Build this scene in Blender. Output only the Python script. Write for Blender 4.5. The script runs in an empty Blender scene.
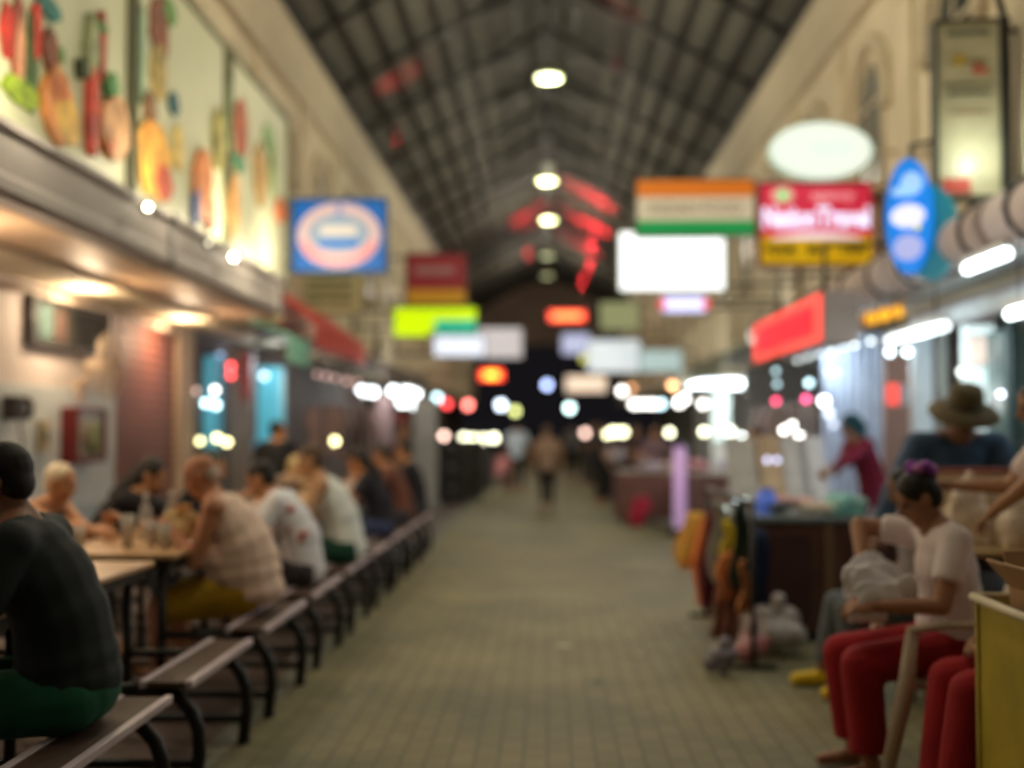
import bpy, bmesh, math, random
from mathutils import Vector, Matrix
random.seed(7)
V = Vector
PI = math.pi
scene = bpy.context.scene
COL = scene.collection
FPX = 1200.0
CAM = V((0, 0, 1.42))

# ------------------------------------------------------------ camera
cd = bpy.data.cameras.new('camera')
cd.sensor_width = 36.0
cd.lens = 36.0 * FPX / 1024
cam = bpy.data.objects.new('camera', cd)
COL.objects.link(cam)
cam.location = CAM
cam.rotation_euler = (PI/2 + math.atan(46/FPX), 0, math.atan(35/FPX))
cd.dof.use_dof = True
cd.dof.focus_distance = 3.05
cd.dof.aperture_fstop = 0.96
cd.clip_end = 400
scene.camera = cam
bpy.context.view_layer.update()
CM = cam.rotation_euler.to_matrix()

def ray(px, py):
    return (CM @ V(((px - 512)/FPX, (384 - py)/FPX, -1))).normalized()
def at(px, py, Y):
    d = ray(px, py); return CAM + d*((Y - CAM.y)/d.y)
def atx(px, py, X):
    d = ray(px, py); return CAM + d*((X - CAM.x)/d.x)
def atz(px, py, Z=0.0):
    d = ray(px, py); return CAM + d*((Z - CAM.z)/d.z)

# ------------------------------------------------------------ materials
def mat(name, c, rough=0.6, metal=0.0, var=0.12, scale=6.0, spec=0.4, c2=None, alpha=None, trans=0):
    m = bpy.data.materials.new(name); m.use_nodes = True
    nt = m.node_tree; b = nt.nodes['Principled BSDF']
    b.inputs['Roughness'].default_value = rough
    b.inputs['Metallic'].default_value = metal
    b.inputs['Specular IOR Level'].default_value = spec
    tc = nt.nodes.new('ShaderNodeTexCoord'); nz = nt.nodes.new('ShaderNodeTexNoise')
    nz.inputs['Scale'].default_value = scale; nz.inputs['Detail'].default_value = 4
    nt.links.new(tc.outputs['Object'], nz.inputs['Vector'])
    r = nt.nodes.new('ShaderNodeValToRGB')
    r.color_ramp.elements[0].position = 0.3; r.color_ramp.elements[1].position = 0.7
    if c2 is None:
        r.color_ramp.elements[0].color = [max(0, x*(1-var)) for x in c] + [1]
        r.color_ramp.elements[1].color = [min(1, x*(1+var)) for x in c] + [1]
    else:
        r.color_ramp.elements[0].color = list(c) + [1]; r.color_ramp.elements[1].color = list(c2) + [1]
    nt.links.new(nz.outputs['Fac'], r.inputs['Fac'])
    nt.links.new(r.outputs['Color'], b.inputs['Base Color'])
    if trans: b.inputs['Transmission Weight'].default_value = trans
    if alpha is not None: b.inputs['Alpha'].default_value = alpha
    return m

def emis(name, c, s):
    m = bpy.data.materials.new(name); m.use_nodes = True
    b = m.node_tree.nodes['Principled BSDF']
    b.inputs['Base Color'].default_value = (*c, 1)
    b.inputs['Emission Color'].default_value = (*c, 1)
    b.inputs['Emission Strength'].default_value = s
    m.cycles.emission_sampling = 'FRONT'
    return m
_em = {}
def em(c, s):
    k = (tuple(round(x, 3) for x in c), round(s, 2))
    if k not in _em: _em[k] = emis('glow_%02d' % len(_em), c, s)
    return _em[k]
_mt = {}
def col(c, rough=0.6, **kw):
    k = (tuple(round(x, 3) for x in c), rough, tuple(sorted(kw.items())))
    if k not in _mt: _mt[k] = mat('paint_%02d' % len(_mt), c, rough, **kw)
    return _mt[k]

def wave_mat(name, c, c2, scale, axis='Z', rough=0.5, metal=0.0, bump=0.4):
    m = bpy.data.materials.new(name); m.use_nodes = True
    nt = m.node_tree; b = nt.nodes['Principled BSDF']
    b.inputs['Roughness'].default_value = rough; b.inputs['Metallic'].default_value = metal
    tc = nt.nodes.new('ShaderNodeTexCoord'); w = nt.nodes.new('ShaderNodeTexWave')
    w.bands_direction = axis; w.inputs['Scale'].default_value = scale; w.inputs['Distortion'].default_value = 0.0
    nt.links.new(tc.outputs['Object'], w.inputs['Vector'])
    r = nt.nodes.new('ShaderNodeValToRGB')
    r.color_ramp.elements[0].color = [*c, 1]; r.color_ramp.elements[1].color = [*c2, 1]
    nt.links.new(w.outputs['Fac'], r.inputs['Fac']); nt.links.new(r.outputs['Color'], b.inputs['Base Color'])
    bp = nt.nodes.new('ShaderNodeBump'); bp.inputs['Strength'].default_value = bump; bp.inputs['Distance'].default_value = 0.02
    nt.links.new(w.outputs['Fac'], bp.inputs['Height']); nt.links.new(bp.outputs['Normal'], b.inputs['Normal'])
    return m

def paver_mat():
    m = bpy.data.materials.new('grey_olive_pavers'); m.use_nodes = True
    nt = m.node_tree; b = nt.nodes['Principled BSDF']
    tc = nt.nodes.new('ShaderNodeTexCoord'); mp = nt.nodes.new('ShaderNodeMapping')
    mp.inputs['Rotation'].default_value = (0, 0, PI/2)
    nt.links.new(tc.outputs['Object'], mp.inputs['Vector'])
    br = nt.nodes.new('ShaderNodeTexBrick')
    br.inputs['Scale'].default_value = 1.0
    br.inputs['Brick Width'].default_value = 0.21; br.inputs['Row Height'].default_value = 0.105
    br.inputs['Mortar Size'].default_value = 0.007; br.inputs['Bias'].default_value = 0
    br.inputs['Color1'].default_value = (0.235, 0.215, 0.122, 1); br.inputs['Color2'].default_value = (0.195, 0.18, 0.10, 1)
    br.inputs['Mortar'].default_value = (0.145, 0.13, 0.078, 1)
    nt.links.new(mp.outputs['Vector'], br.inputs['Vector'])
    nz = nt.nodes.new('ShaderNodeTexNoise'); nz.inputs['Scale'].default_value = 0.9; nz.inputs['Detail'].default_value = 5
    nt.links.new(tc.outputs['Object'], nz.inputs['Vector'])
    r = nt.nodes.new('ShaderNodeValToRGB')
    r.color_ramp.elements[0].color = (0.72, 0.74, 0.72, 1); r.color_ramp.elements[1].color = (1.15, 1.1, 1.0, 1)
    r.color_ramp.elements[0].position = 0.35; r.color_ramp.elements[1].position = 0.65
    nt.links.new(nz.outputs['Fac'], r.inputs['Fac'])
    mx = nt.nodes.new('ShaderNodeMix'); mx.data_type = 'RGBA'; mx.blend_type = 'MULTIPLY'; mx.inputs[0].default_value = 1
    nt.links.new(br.outputs['Color'], mx.inputs[6]); nt.links.new(r.outputs['Color'], mx.inputs[7])
    nt.links.new(mx.outputs[2], b.inputs['Base Color'])
    b.inputs['Roughness'].default_value = 0.62; b.inputs['Specular IOR Level'].default_value = 0.25
    bp = nt.nodes.new('ShaderNodeBump'); bp.inputs['Strength'].default_value = 0.5; bp.inputs['Distance'].default_value = 0.01; bp.invert = True
    nt.links.new(br.outputs['Fac'], bp.inputs['Height']); nt.links.new(bp.outputs['Normal'], b.inputs['Normal'])
    return m

# ------------------------------------------------------------ mesh builder
class G:
    def __init__(s): s.b = bmesh.new()
    def box(s, x0, x1, y0, y1, z0, z1, bev=0.0):
        t = bmesh.new(); bmesh.ops.create_cube(t, size=1)
        M = Matrix.Translation(((x0+x1)/2, (y0+y1)/2, (z0+z1)/2)) @ Matrix.Diagonal((abs(x1-x0), abs(y1-y0), abs(z1-z0), 1))
        bmesh.ops.transform(t, matrix=M, verts=t.verts)
        if bev: bmesh.ops.bevel(t, geom=t.edges[:], offset=bev, segments=2, affect='EDGES', profile=0.6)
        return s.add(t)
    def add(s, t, M=None):
        if M is not None: bmesh.ops.transform(t, matrix=M, verts=t.verts)
        me = bpy.data.meshes.new('tmp'); t.to_mesh(me); t.free(); s.b.from_mesh(me); bpy.data.meshes.remove(me)
        return s
    def tube(s, pts, r, n=8, flat=1.0, smooth=True):
        pts = [V(p) for p in pts]
        rs = r if isinstance(r, (list, tuple)) else [r]*len(pts)
        t = bmesh.new(); rings = []
        d = (pts[1]-pts[0]).normalized()
        up = V((0, 0, 1)) if abs(d.z) < 0.9 else V((1, 0, 0))
        a = d.cross(up).normalized()
        for i, p in enumerate(pts):
            if i == 0: d = pts[1]-pts[0]
            elif i == len(pts)-1: d = pts[-1]-pts[-2]
            else: d = (pts[i+1]-pts[i]).normalized() + (pts[i]-pts[i-1]).normalized()
            d = d.normalized() if d.length > 1e-9 else V((0, 0, 1))
            a = (a - d*a.dot(d)); a = a.normalized() if a.length > 1e-6 else d.orthogonal().normalized()
            b = d.cross(a)
            rings.append([t.verts.new(p + (a*math.cos(2*PI*k/n) + b*math.sin(2*PI*k/n)*flat)*rs[i]) for k in range(n)])
        for i in range(len(rings)-1):
            for k in range(n):
                f = t.faces.new((rings[i][k], rings[i][(k+1) % n], rings[i+1][(k+1) % n], rings[i+1][k])); f.smooth = smooth
        t.faces.new(list(reversed(rings[0]))); t.faces.new(rings[-1])
        return s.add(t)
    def lathe(s, prof, loc=(0, 0, 0), n=20, M=None):
        t = bmesh.new(); rings = []
        for r, z in prof:
            if r < 1e-5: rings.append([t.verts.new((0, 0, z))])
            else: rings.append([t.verts.new((r*math.cos(2*PI*k/n), r*math.sin(2*PI*k/n), z)) for k in range(n)])
        for A, B in zip(rings, rings[1:]):
            for k in range(n):
                k2 = (k+1) % n
                if len(A) == 1 and len(B) == 1: continue
                if len(A) == 1: f = t.faces.new((A[0], B[k2], B[k]))
                elif len(B) == 1: f = t.faces.new((A[k], A[k2], B[0]))
                else: f = t.faces.new((A[k], A[k2], B[k2], B[k]))
                f.smooth = True
        bmesh.ops.transform(t, matrix=Matrix.Translation(loc) @ (M or Matrix()), verts=t.verts)
        return s.add(t)
    def prism(s, pts, axis, d0, d1):
        """outline of (a, b) pairs; axis 'y': a=x b=z; 'x': a=y b=z; 'z': a=x b=y"""
        f = {'y': lambda a, b, d: (a, d, b), 'x': lambda a, b, d: (d, a, b), 'z': lambda a, b, d: (a, b, d)}[axis]
        t = bmesh.new()
        A = [t.verts.new(f(a, b, d0)) for a, b in pts]; B = [t.verts.new(f(a, b, d1)) for a, b in pts]
        n = len(pts)
        t.faces.new(A); t.faces.new(list(reversed(B)))
        for k in range(n): t.faces.new((A[(k+1) % n], A[k], B[k], B[(k+1) % n]))
        bmesh.ops.recalc_face_normals(t, faces=t.faces)
        return s.add(t)
    def ell(s, c, r, R=None, n=14):
        t = bmesh.new(); bmesh.ops.create_uvsphere(t, u_segments=n, v_segments=max(6, n//2+1), radius=1)
        for f in t.faces: f.smooth = True
        M = Matrix.Translation(V(c)) @ (R.to_4x4() if R else Matrix()) @ Matrix.Diagonal((r[0], r[1], r[2], 1))
        return s.add(t, M)
    def cap(s, p0, p1, r0, r1, n=12):
        p0, p1 = V(p0), V(p1); d = p1-p0; L = d.length
        if L < 1e-5: return s.ell(p0, (r0,)*3)
        prof = [(r0*math.sin(a), -r0*math.cos(a)) for a in (0, .4, .8, 1.2)] + [(r0, 0), (r1, L)] + [(r1*math.cos(a), L + r1*math.sin(a)) for a in (.4, .8, 1.2)] + [(0, L+r1)]
        return s.lathe(prof, p0, n, d.to_track_quat('Z', 'Y').to_matrix().to_4x4())
    def build(s, name, m, parent=None, kind=None, M=None):
        if M is not None: bmesh.ops.transform(s.b, matrix=M, verts=s.b.verts)
        me = bpy.data.meshes.new(name); s.b.to_mesh(me); s.b.free()
        me.materials.append(m)
        o = bpy.data.objects.new(name, me); COL.objects.link(o)
        if parent is not None: o.parent = parent
        if kind: o['kind'] = kind
        return o

def tag(o, label=None, cat=None, group=None, kind=None):
    if label: o['label'] = label
    if cat: o['category'] = cat
    if group: o['group'] = group
    if kind: o['kind'] = kind
    return o
def thing(name, label, cat, loc=(0, 0, 0), rz=0, group=None):
    o = bpy.data.objects.new(name, None); COL.objects.link(o); o.empty_display_size = 0.1
    o.location = loc; o.rotation_euler = (0, 0, rz)
    return tag(o, label, cat, group)
KIDS = {}
def copy_tree(o, parent=None):
    c = o.copy(); COL.objects.link(c)
    if parent is not None: c.parent = parent
    for ch in list(o.children): copy_tree(ch, c)
    return c
def text_mesh(s, size, ext=0.004, bold=0.0, sx=1.0):
    cu = bpy.data.curves.new('t', 'FONT'); cu.body = s; cu.size = size; cu.extrude = ext; cu.offset = bold
    cu.align_x = 'CENTER'; cu.align_y = 'CENTER'; cu.resolution_u = 3
    o = bpy.data.objects.new('t', cu); COL.objects.link(o)
    dg = bpy.context.evaluated_depsgraph_get()
    me = bpy.data.meshes.new_from_object(o.evaluated_get(dg))
    bpy.data.objects.remove(o); bpy.data.curves.remove(cu)
    return me
def lettering(s, size, m, parent, loc, rot=(PI/2, 0, 0), bold=0.0, sx=1.0, name='lettering'):
    """upright text whose face looks towards -Y (local to the parent)"""
    me = text_mesh(s, size, bold=bold); me.materials.append(m)
    me.transform(Matrix.Diagonal((sx, 1, 1, 1)))
    o = bpy.data.objects.new(name, me); COL.objects.link(o); o.parent = parent
    o.location = loc; o.rotation_euler = rot
    return o
def light(name, kind, loc, power, c, size=0.1, rot=None, spot=None, blend=0.6):
    l = bpy.data.lights.new(name, kind); l.energy = power; l.color = c
    if kind in ('POINT', 'SPOT'): l.shadow_soft_size = size
    if kind == 'AREA': l.size = size
    if spot: l.spot_size = spot; l.spot_blend = blend
    o = bpy.data.objects.new(name, l); COL.objects.link(o); o.location = loc
    if rot: o.rotation_euler = rot
    return o

# shared materials
BLACK = col((0.012, 0.011, 0.011), 0.45)
DARK = col((0.03, 0.026, 0.024), 0.5)
STEEL = col((0.35, 0.33, 0.36), 0.35, metal=0.6)
GREYP = col((0.21, 0.18, 0.165), 0.55)
CREAM = mat('cream_render', (0.66, 0.56, 0.39), 0.75, var=0.10, scale=1.3)
CREAM2 = mat('cream_moulding', (0.56, 0.47, 0.33), 0.7, var=0.08, scale=2)
WHITE = col((0.75, 0.75, 0.74), 0.5)
WOOD = mat('warm_wood', (0.42, 0.22, 0.09), 0.4, c2=(0.55, 0.30, 0.13), scale=9)
DWOOD = mat('dark_wood', (0.07, 0.03, 0.018), 0.5, c2=(0.12, 0.05, 0.03), scale=5)
# ------------------------------------------------------------ people
def remesh(g, name, m, parent, vox, smooth=4):
    me = bpy.data.meshes.new('raw'); g.b.to_mesh(me); g.b.free()
    o = bpy.data.objects.new('raw', me); COL.objects.link(o)
    r = o.modifiers.new('r', 'REMESH'); r.mode = 'VOXEL'; r.voxel_size = vox; r.use_smooth_shade = True
    sm = o.modifiers.new('s', 'SMOOTH'); sm.factor = 0.5; sm.iterations = smooth
    dg = bpy.context.evaluated_depsgraph_get()
    out = bpy.data.meshes.new_from_object(o.evaluated_get(dg))
    bpy.data.objects.remove(o); bpy.data.meshes.remove(me)
    out.name = name; out.materials.clear(); out.materials.append(m)
    for p in out.polygons: p.use_smooth = True
    ob = bpy.data.objects.new(name, out); COL.objects.link(ob)
    if parent is not None: ob.parent = parent
    return ob
def ik(A, B, l1, l2, pole):
    d = B-A; L = d.length; mx = (l1+l2)*0.998
    if L > mx: B = A + d.normalized()*mx; d = B-A; L = mx
    L = max(L, abs(l1-l2)+0.02); dn = d.normalized()
    a = (l1*l1-l2*l2+L*L)/(2*L); h = math.sqrt(max(0, l1*l1-a*a))
    p = pole - dn*pole.dot(dn); p = p.normalized() if p.length > 1e-6 else dn.orthogonal().normalized()
    return A + dn*a + p*h, B
def hand(g, w, d, n, side, s, curl, fine):
    """w wrist, d direction of fingers, n palm normal, side towards the thumb"""
    d = d.normalized(); n = (n - d*n.dot(d)).normalized(); k = side
    k = (k - d*k.dot(d) - n*k.dot(n)).normalized()
    R = Matrix((k, n, d)).transposed()
    g.ell(w + d*0.05*s, (0.042*s, 0.017*s, 0.055*s), R)
    g.cap(w - d*0.01*s, w + d*0.03*s, 0.024*s, 0.024*s)
    for i, (off, L) in enumerate(((0.033, 0.072), (0.011, 0.082), (-0.011, 0.077), (-0.033, 0.06))):
        p = w + d*0.088*s + k*off*s; q = d + k*off*4
        c = curl + 0.06*i
        for j, f in enumerate((0.45, 0.32, 0.25)):
            q = (q.normalized()*math.cos(c) + n*math.sin(c)); e = p + q.normalized()*L*f*s
            g.cap(p, e, (0.0095-0.0008*j)*s, (0.0087-0.0008*j)*s, 8); p = e
    p = w + d*0.025*s + k*0.028*s; q = (d*0.75 + k*0.75 + n*0.25).normalized()
    for j, f in enumerate((0.04, 0.03, 0.024)):
        e = p + q*f*s; g.cap(p, e, (0.013-0.0015*j)*s, (0.0115-0.0015*j)*s, 8); p = e
        q = (q + d*0.35 + n*curl*0.5).normalized()

def person(label, P, face, s=1.0, g=1.0, belly=1.0, lean=0, curve=10, side_lean=0, hp=0, hy=0,
           hands=None, elbows=None, feet=None, knees=None, skin=(0.45, 0.24, 0.13), top='tshirt', topc=(0.5, 0.5, 0.5),
           bottom='pants', botc=(0.05, 0.05, 0.06), hair=(0.015, 0.012, 0.01), hairstyle='short', shoe=None,
           vox=0.012, curl=0.35, stand=False, footdir=None, group=None, eyes=True, topvar=0.1, hem=True):
    P = V(P); t = thing('person', label, 'person', (P.x, P.y, 0 if P.z > 0.3 else 0), 0, group)
    org = V((P.x, P.y, 0)); P = P - org
    fix = lambda q: None if q is None else V(q) - org
    a = math.radians(face); f = V((math.cos(a), math.sin(a), 0)); u = V((0, 0, 1)); r = f.cross(u)
    sl = math.radians(side_lean)
    def tdir(deg):
        x = math.radians(deg); return ((u*math.cos(sl)+r*math.sin(sl))*math.cos(x) + f*math.sin(x)).normalized()
    t1, t2 = tdir(lean), tdir(lean+curve); td = tdir(lean+curve*1.5+hp*0.4)
    f1, f2 = r.cross(t1)*-1, r.cross(t2)*-1
    R1 = Matrix((r, f1, t1)).transposed(); R2 = Matrix((r, f2, t2)).transposed()
    mid = P + t1*0.21*s; N = mid + t2*0.29*s
    sh = [N - t2*0.045*s + r*x*0.175*s*(0.5+0.5*g) for x in (-1, 1)]
    hip = [P + r*x*0.09*s*g - t1*0.02*s for x in (-1, 1)]
    # arms
    W, E = [], []
    for i, x in enumerate((-1, 1)):
        tgt = fix(hands[i]) if hands and hands[i] is not None else sh[i] - u*0.5*s + r*x*0.08*s + f*0.1*s
        pole = (V(elbows[i]) if elbows and elbows[i] is not None else (r*x*0.5 - u*0.8 - f*0.5))
        e, w = ik(sh[i], tgt, 0.29*s, 0.26*s, pole); E.append(e); W.append(w)
    K, A = [], []
    for i, x in enumerate((-1, 1)):
        tgt = fix(feet[i]) if feet and feet[i] is not None else (V((hip[i].x, hip[i].y, 0.08*s)) + (V((0, 0, 0)) if stand else f*0.42*s))
        pole = V(knees[i]) if knees and knees[i] is not None else (f + u*(0.0 if stand else 1.2) + r*x*0.1)
        k, an = ik(hip[i], tgt, 0.43*s, 0.42*s, pole); K.append(k); A.append(an)
    fd = [(V(footdir) if footdir else f).normalized()]*2
    hq = math.radians(hy); hf = (f*math.cos(hq) - r*math.sin(hq)); hr = hf.cross(u)
    hx = math.radians(hp); hu = (u*math.cos(hx) + hf*math.sin(hx)).normalized(); hF = (hf*math.cos(hx) - u*math.sin(hx)).normalized()
    RH = Matrix((hr, hF, hu)).transposed()
    H = N + td*0.07*s + hu*0.085*s + hF*0.015*s
    def torso(q, e):
        q.ell(P + t1*0.02*s, (0.165*s*g+e, 0.115*s*g*(0.5+0.5*belly)+e, 0.115*s+e), R1)
        q.ell(P + t1*0.15*s + f1*0.03*s*(belly-1), (0.148*s*g*(0.6+0.4*belly)+e, 0.105*s*g*belly+e, 0.14*s+e), R1)
        q.ell(P + t1*0.08*s + f1*0.015*s*(belly-1), (0.158*s*g*(0.7+0.3*belly)+e, 0.112*s*g*(0.25+0.75*belly)+e, 0.13*s+e), R1)
        q.ell(mid + t2*0.0*s + f1*0.02*s*(belly-1), (0.155*s*g*(0.7+0.3*belly)+e, 0.107*s*g*(0.5+0.5*belly)+e, 0.14*s+e), R2)
        q.ell(mid + t2*0.10*s, (0.165*s*g+e, 0.108*s*g+e, 0.17*s+e), R2)
        q.ell(mid + t2*0.19*s, (0.15*s*g+e, 0.085*s*g+e, 0.11*s+e), R2)
    b = G(); torso(b, 0)
    b.cap(N - t2*0.06*s, H - hu*0.06*s, 0.070*s*(0.6+0.4*g), 0.056*s*(0.7+0.3*g))
    for x in (-1, 1): b.cap(N + td*0.02*s + r*x*0.03*s, sh[0 if x < 0 else 1] + t2*0.0*s, 0.050*s, 0.048*s)
    for i in (0, 1):
        ga = 0.6+0.4*g
        b.cap(N - t2*0.05*s, sh[i], 0.06*s*ga, 0.057*s*ga); b.cap(sh[i], E[i], 0.051*s*ga, 0.04*s*ga); b.cap(E[i], W[i], 0.041*s*ga, 0.026*s)
        b.cap(hip[i], K[i], 0.088*s*ga, 0.058*s*ga); b.cap(K[i], A[i], 0.056*s*ga, 0.037*s)
        b.cap(A[i] + u*0.02*s, A[i] - u*0.035*s - fd[i]*0.02*s, 0.035*s, 0.036*s)
        b.cap(A[i] - u*0.04*s, A[i] - u*0.052*s + fd[i]*0.15*s, 0.038*s, 0.026*s)
        d = (W[i]-E[i]).normalized(); side = -r if i else r
        n = (-u + side*0.6)
        hand(b, W[i], d, n, (f*0.5+side*0.8+u*0.6), s*1.02, curl, vox < 0.01)
    # head
    b.ell(H + hu*0.025*s - hF*0.008*s, (0.074*s, 0.092*s, 0.088*s), RH, 18)
    b.ell(H - hu*0.035*s + hF*0.022*s, (0.058*s, 0.066*s, 0.068*s), RH, 16)
    b.ell(H - hu*0.088*s + hF*0.055*s, (0.028*s, 0.025*s, 0.022*s), RH)
    b.cap(H + hu*0.012*s + hF*0.078*s, H - hu*0.022*s + hF*0.098*s, 0.010*s, 0.015*s, 8)
    b.ell(H - hu*0.055*s + hF*0.078*s, (0.024*s, 0.013*s, 0.011*s), RH)
    b.ell(H + hu*0.026*s + hF*0.068*s, (0.050*s, 0.018*s, 0.012*s), RH)
    for x in (-1, 1):
        b.ell(H - hu*0.005*s + hr*x*0.077*s - hF*0.01*s, (0.010*s, 0.020*s, 0.032*s), RH, 10)
        b.ell(H - hu*0.028*s + hr*x*0.038*s + hF*0.05*s, (0.024*s, 0.024*s, 0.022*s), RH, 10)
    skm = col(skin, 0.55, var=0.06, scale=14)
    body = remesh(b, 'body', skm, t, vox, 3)
    if eyes:
        for x in (-1, 1):
            q = G(); q.ell(H + hu*0.006*s + hr*x*0.031*s + hF*0.072*s, (0.012*s,)*3, RH, 8); q.build('eye', col((0.10, 0.08, 0.07), 0.2), t)
    cv = max(vox, 0.011)
    # upper garment
    if top:
        q = G(); torso(q, 0.015*s)
        if hem: q.ell(P - t1*0.025*s, (0.172*s*g+0.012, 0.122*s*g*(0.4+0.6*belly)+0.012, 0.10*s), R1)
        m = col(topc, 0.85, var=topvar, scale=8)
        if top == 'tank':
            for x in (-1, 1):
                pc = N - t2*0.015*s + r*x*0.085*s*g
                q.cap(mid + t2*0.15*s + r*x*0.08*s*g - f2*0.06*s*g, pc, 0.05*s, 0.038*s); q.cap(mid + t2*0.15*s + r*x*0.08*s*g + f2*0.05*s*g, pc, 0.045*s, 0.038*s)
        else:
            ga = 0.6+0.4*g
            for i in (0, 1):
                q.cap(N - t2*0.05*s, sh[i], 0.074*s*ga, 0.072*s*ga); q.cap(N - t2*0.01*s + r*(2*i-1)*0.05*s, sh[i], 0.060*s, 0.064*s)
                if top == 'long':
                    q.cap(sh[i], E[i], 0.068*s*ga, 0.056*s*ga); q.tube([E[i] - (W[i]-E[i])*0.02, E[i] + (W[i]-E[i])*0.9], [0.056*s*ga, 0.043*s], 14)
                else:
                    q.tube([sh[i] - (E[i]-sh[i])*0.1, sh[i] + (E[i]-sh[i])*0.35, sh[i] + (E[i]-sh[i])*0.66], [0.068*s*ga, 0.068*s*ga, 0.066*s*ga], 14)
        remesh(q, {'tank': 'tank_top', 'long': 'long_sleeved_shirt', 'tshirt': 'shirt'}[top], m, t, cv, 9)
    if bottom:
        q = G(); ga = 0.6+0.4*g; m = col(botc, 0.85, var=0.15, scale=7)
        q.ell(P - t1*0.01*s, (0.172*s*g+0.008, 0.122*s*g+0.006, 0.12*s), R1)
        for i in (0, 1):
            if bottom == 'shorts':
                q.cap(hip[i], hip[i] + (K[i]-hip[i])*0.3, 0.103*s*ga, 0.095*s*ga); q.tube([hip[i] + (K[i]-hip[i])*0.25, hip[i] + (K[i]-hip[i])*0.98], [0.097*s*ga, 0.086*s*ga], 14)
            else:
                fl = 1.0 if bottom == 'pants' else 1.35
                q.cap(hip[i], K[i], 0.103*s*ga, 0.074*s*ga*fl**0.5)
                q.tube([K[i], K[i] + (A[i]-K[i])*0.88], [0.074*s*ga*fl**0.5, 0.055*s*fl*1.1], 14)
        remesh(q, 'shorts' if bottom == 'shorts' else 'trousers', m, t, cv, 4)
    if shoe:
        for i in (0, 1):
            q = G(); q.cap(A[i] - u*0.025*s - fd[i]*0.025*s, A[i] - u*0.03*s, 0.05*s, 0.048*s); q.cap(A[i] - u*0.04*s, A[i] - u*0.044*s + fd[i]*0.16*s, 0.048*s, 0.038*s)
            remesh(q, 'shoe', col(shoe, 0.4), t, 0.012, 2)
    # hair
    if hairstyle:
        hm = col(hair, 0.6, var=0.3, scale=40); q = G()
        if hairstyle == 'short':
            q.ell(H + hu*0.036*s - hF*0.018*s, (0.080*s, 0.092*s, 0.085*s), RH, 18); q.ell(H - hu*0.01*s - hF*0.045*s, (0.070*s, 0.058*s, 0.065*s), RH, 16)
        elif hairstyle == 'thin':
            q.ell(H + hu*0.030*s - hF*0.018*s, (0.077*s, 0.087*s, 0.082*s), RH, 18); q.ell(H - hu*0.015*s - hF*0.05*s, (0.068*s, 0.05*s, 0.055*s), RH, 16)
        elif hairstyle == 'bun':
            q.ell(H + hu*0.036*s - hF*0.016*s, (0.083*s, 0.094*s, 0.087*s), RH, 18); q.ell(H - hu*0.005*s - hF*0.05*s, (0.074*s, 0.06*s, 0.075*s), RH, 16)
            q.ell(H + hu*0.07*s - hF*0.085*s, (0.05*s, 0.05*s, 0.045*s), RH, 16)
        elif hairstyle == 'long':
            q.ell(H + hu*0.036*s - hF*0.018*s, (0.084*s, 0.094*s, 0.087*s), RH, 18); q.cap(H - hF*0.05*s, N - f2*0.09*s - t2*0.08*s, 0.078*s, 0.06*s)
        elif hairstyle == 'rim':
            q.ell(H - hu*0.005*s - hF*0.055*s, (0.073*s, 0.052*s, 0.05*s), RH, 16)
        remesh(q, 'hair', hm, t, max(vox, 0.008), 2)
    return t, dict(H=H+org, N=N+org, W=[w+org for w in W], RH=RH, hu=hu, hF=hF, hr=hr, mid=mid+org, f=f, r=r, u=u, t2=t2, f2=f2, K=[k+org for k in K], A=[x+org for x in A], org=org, P=P+org)
# ------------------------------------------------------------ the setting
YE = 60.0
g = G(); g.box(-4.4, 6.0, -4, 75, -0.12, 0); g.build('floor', paver_mat(), kind='structure')
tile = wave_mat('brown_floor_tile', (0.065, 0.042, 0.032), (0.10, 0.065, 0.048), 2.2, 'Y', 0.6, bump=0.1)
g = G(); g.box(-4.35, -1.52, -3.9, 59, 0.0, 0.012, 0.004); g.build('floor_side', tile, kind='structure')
g = G(); g.box(-1.52, -1.40, -3.9, 59, 0.0, 0.010); g.build('trim_1', col((0.16, 0.16, 0.12), 0.7), kind='structure')

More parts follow.
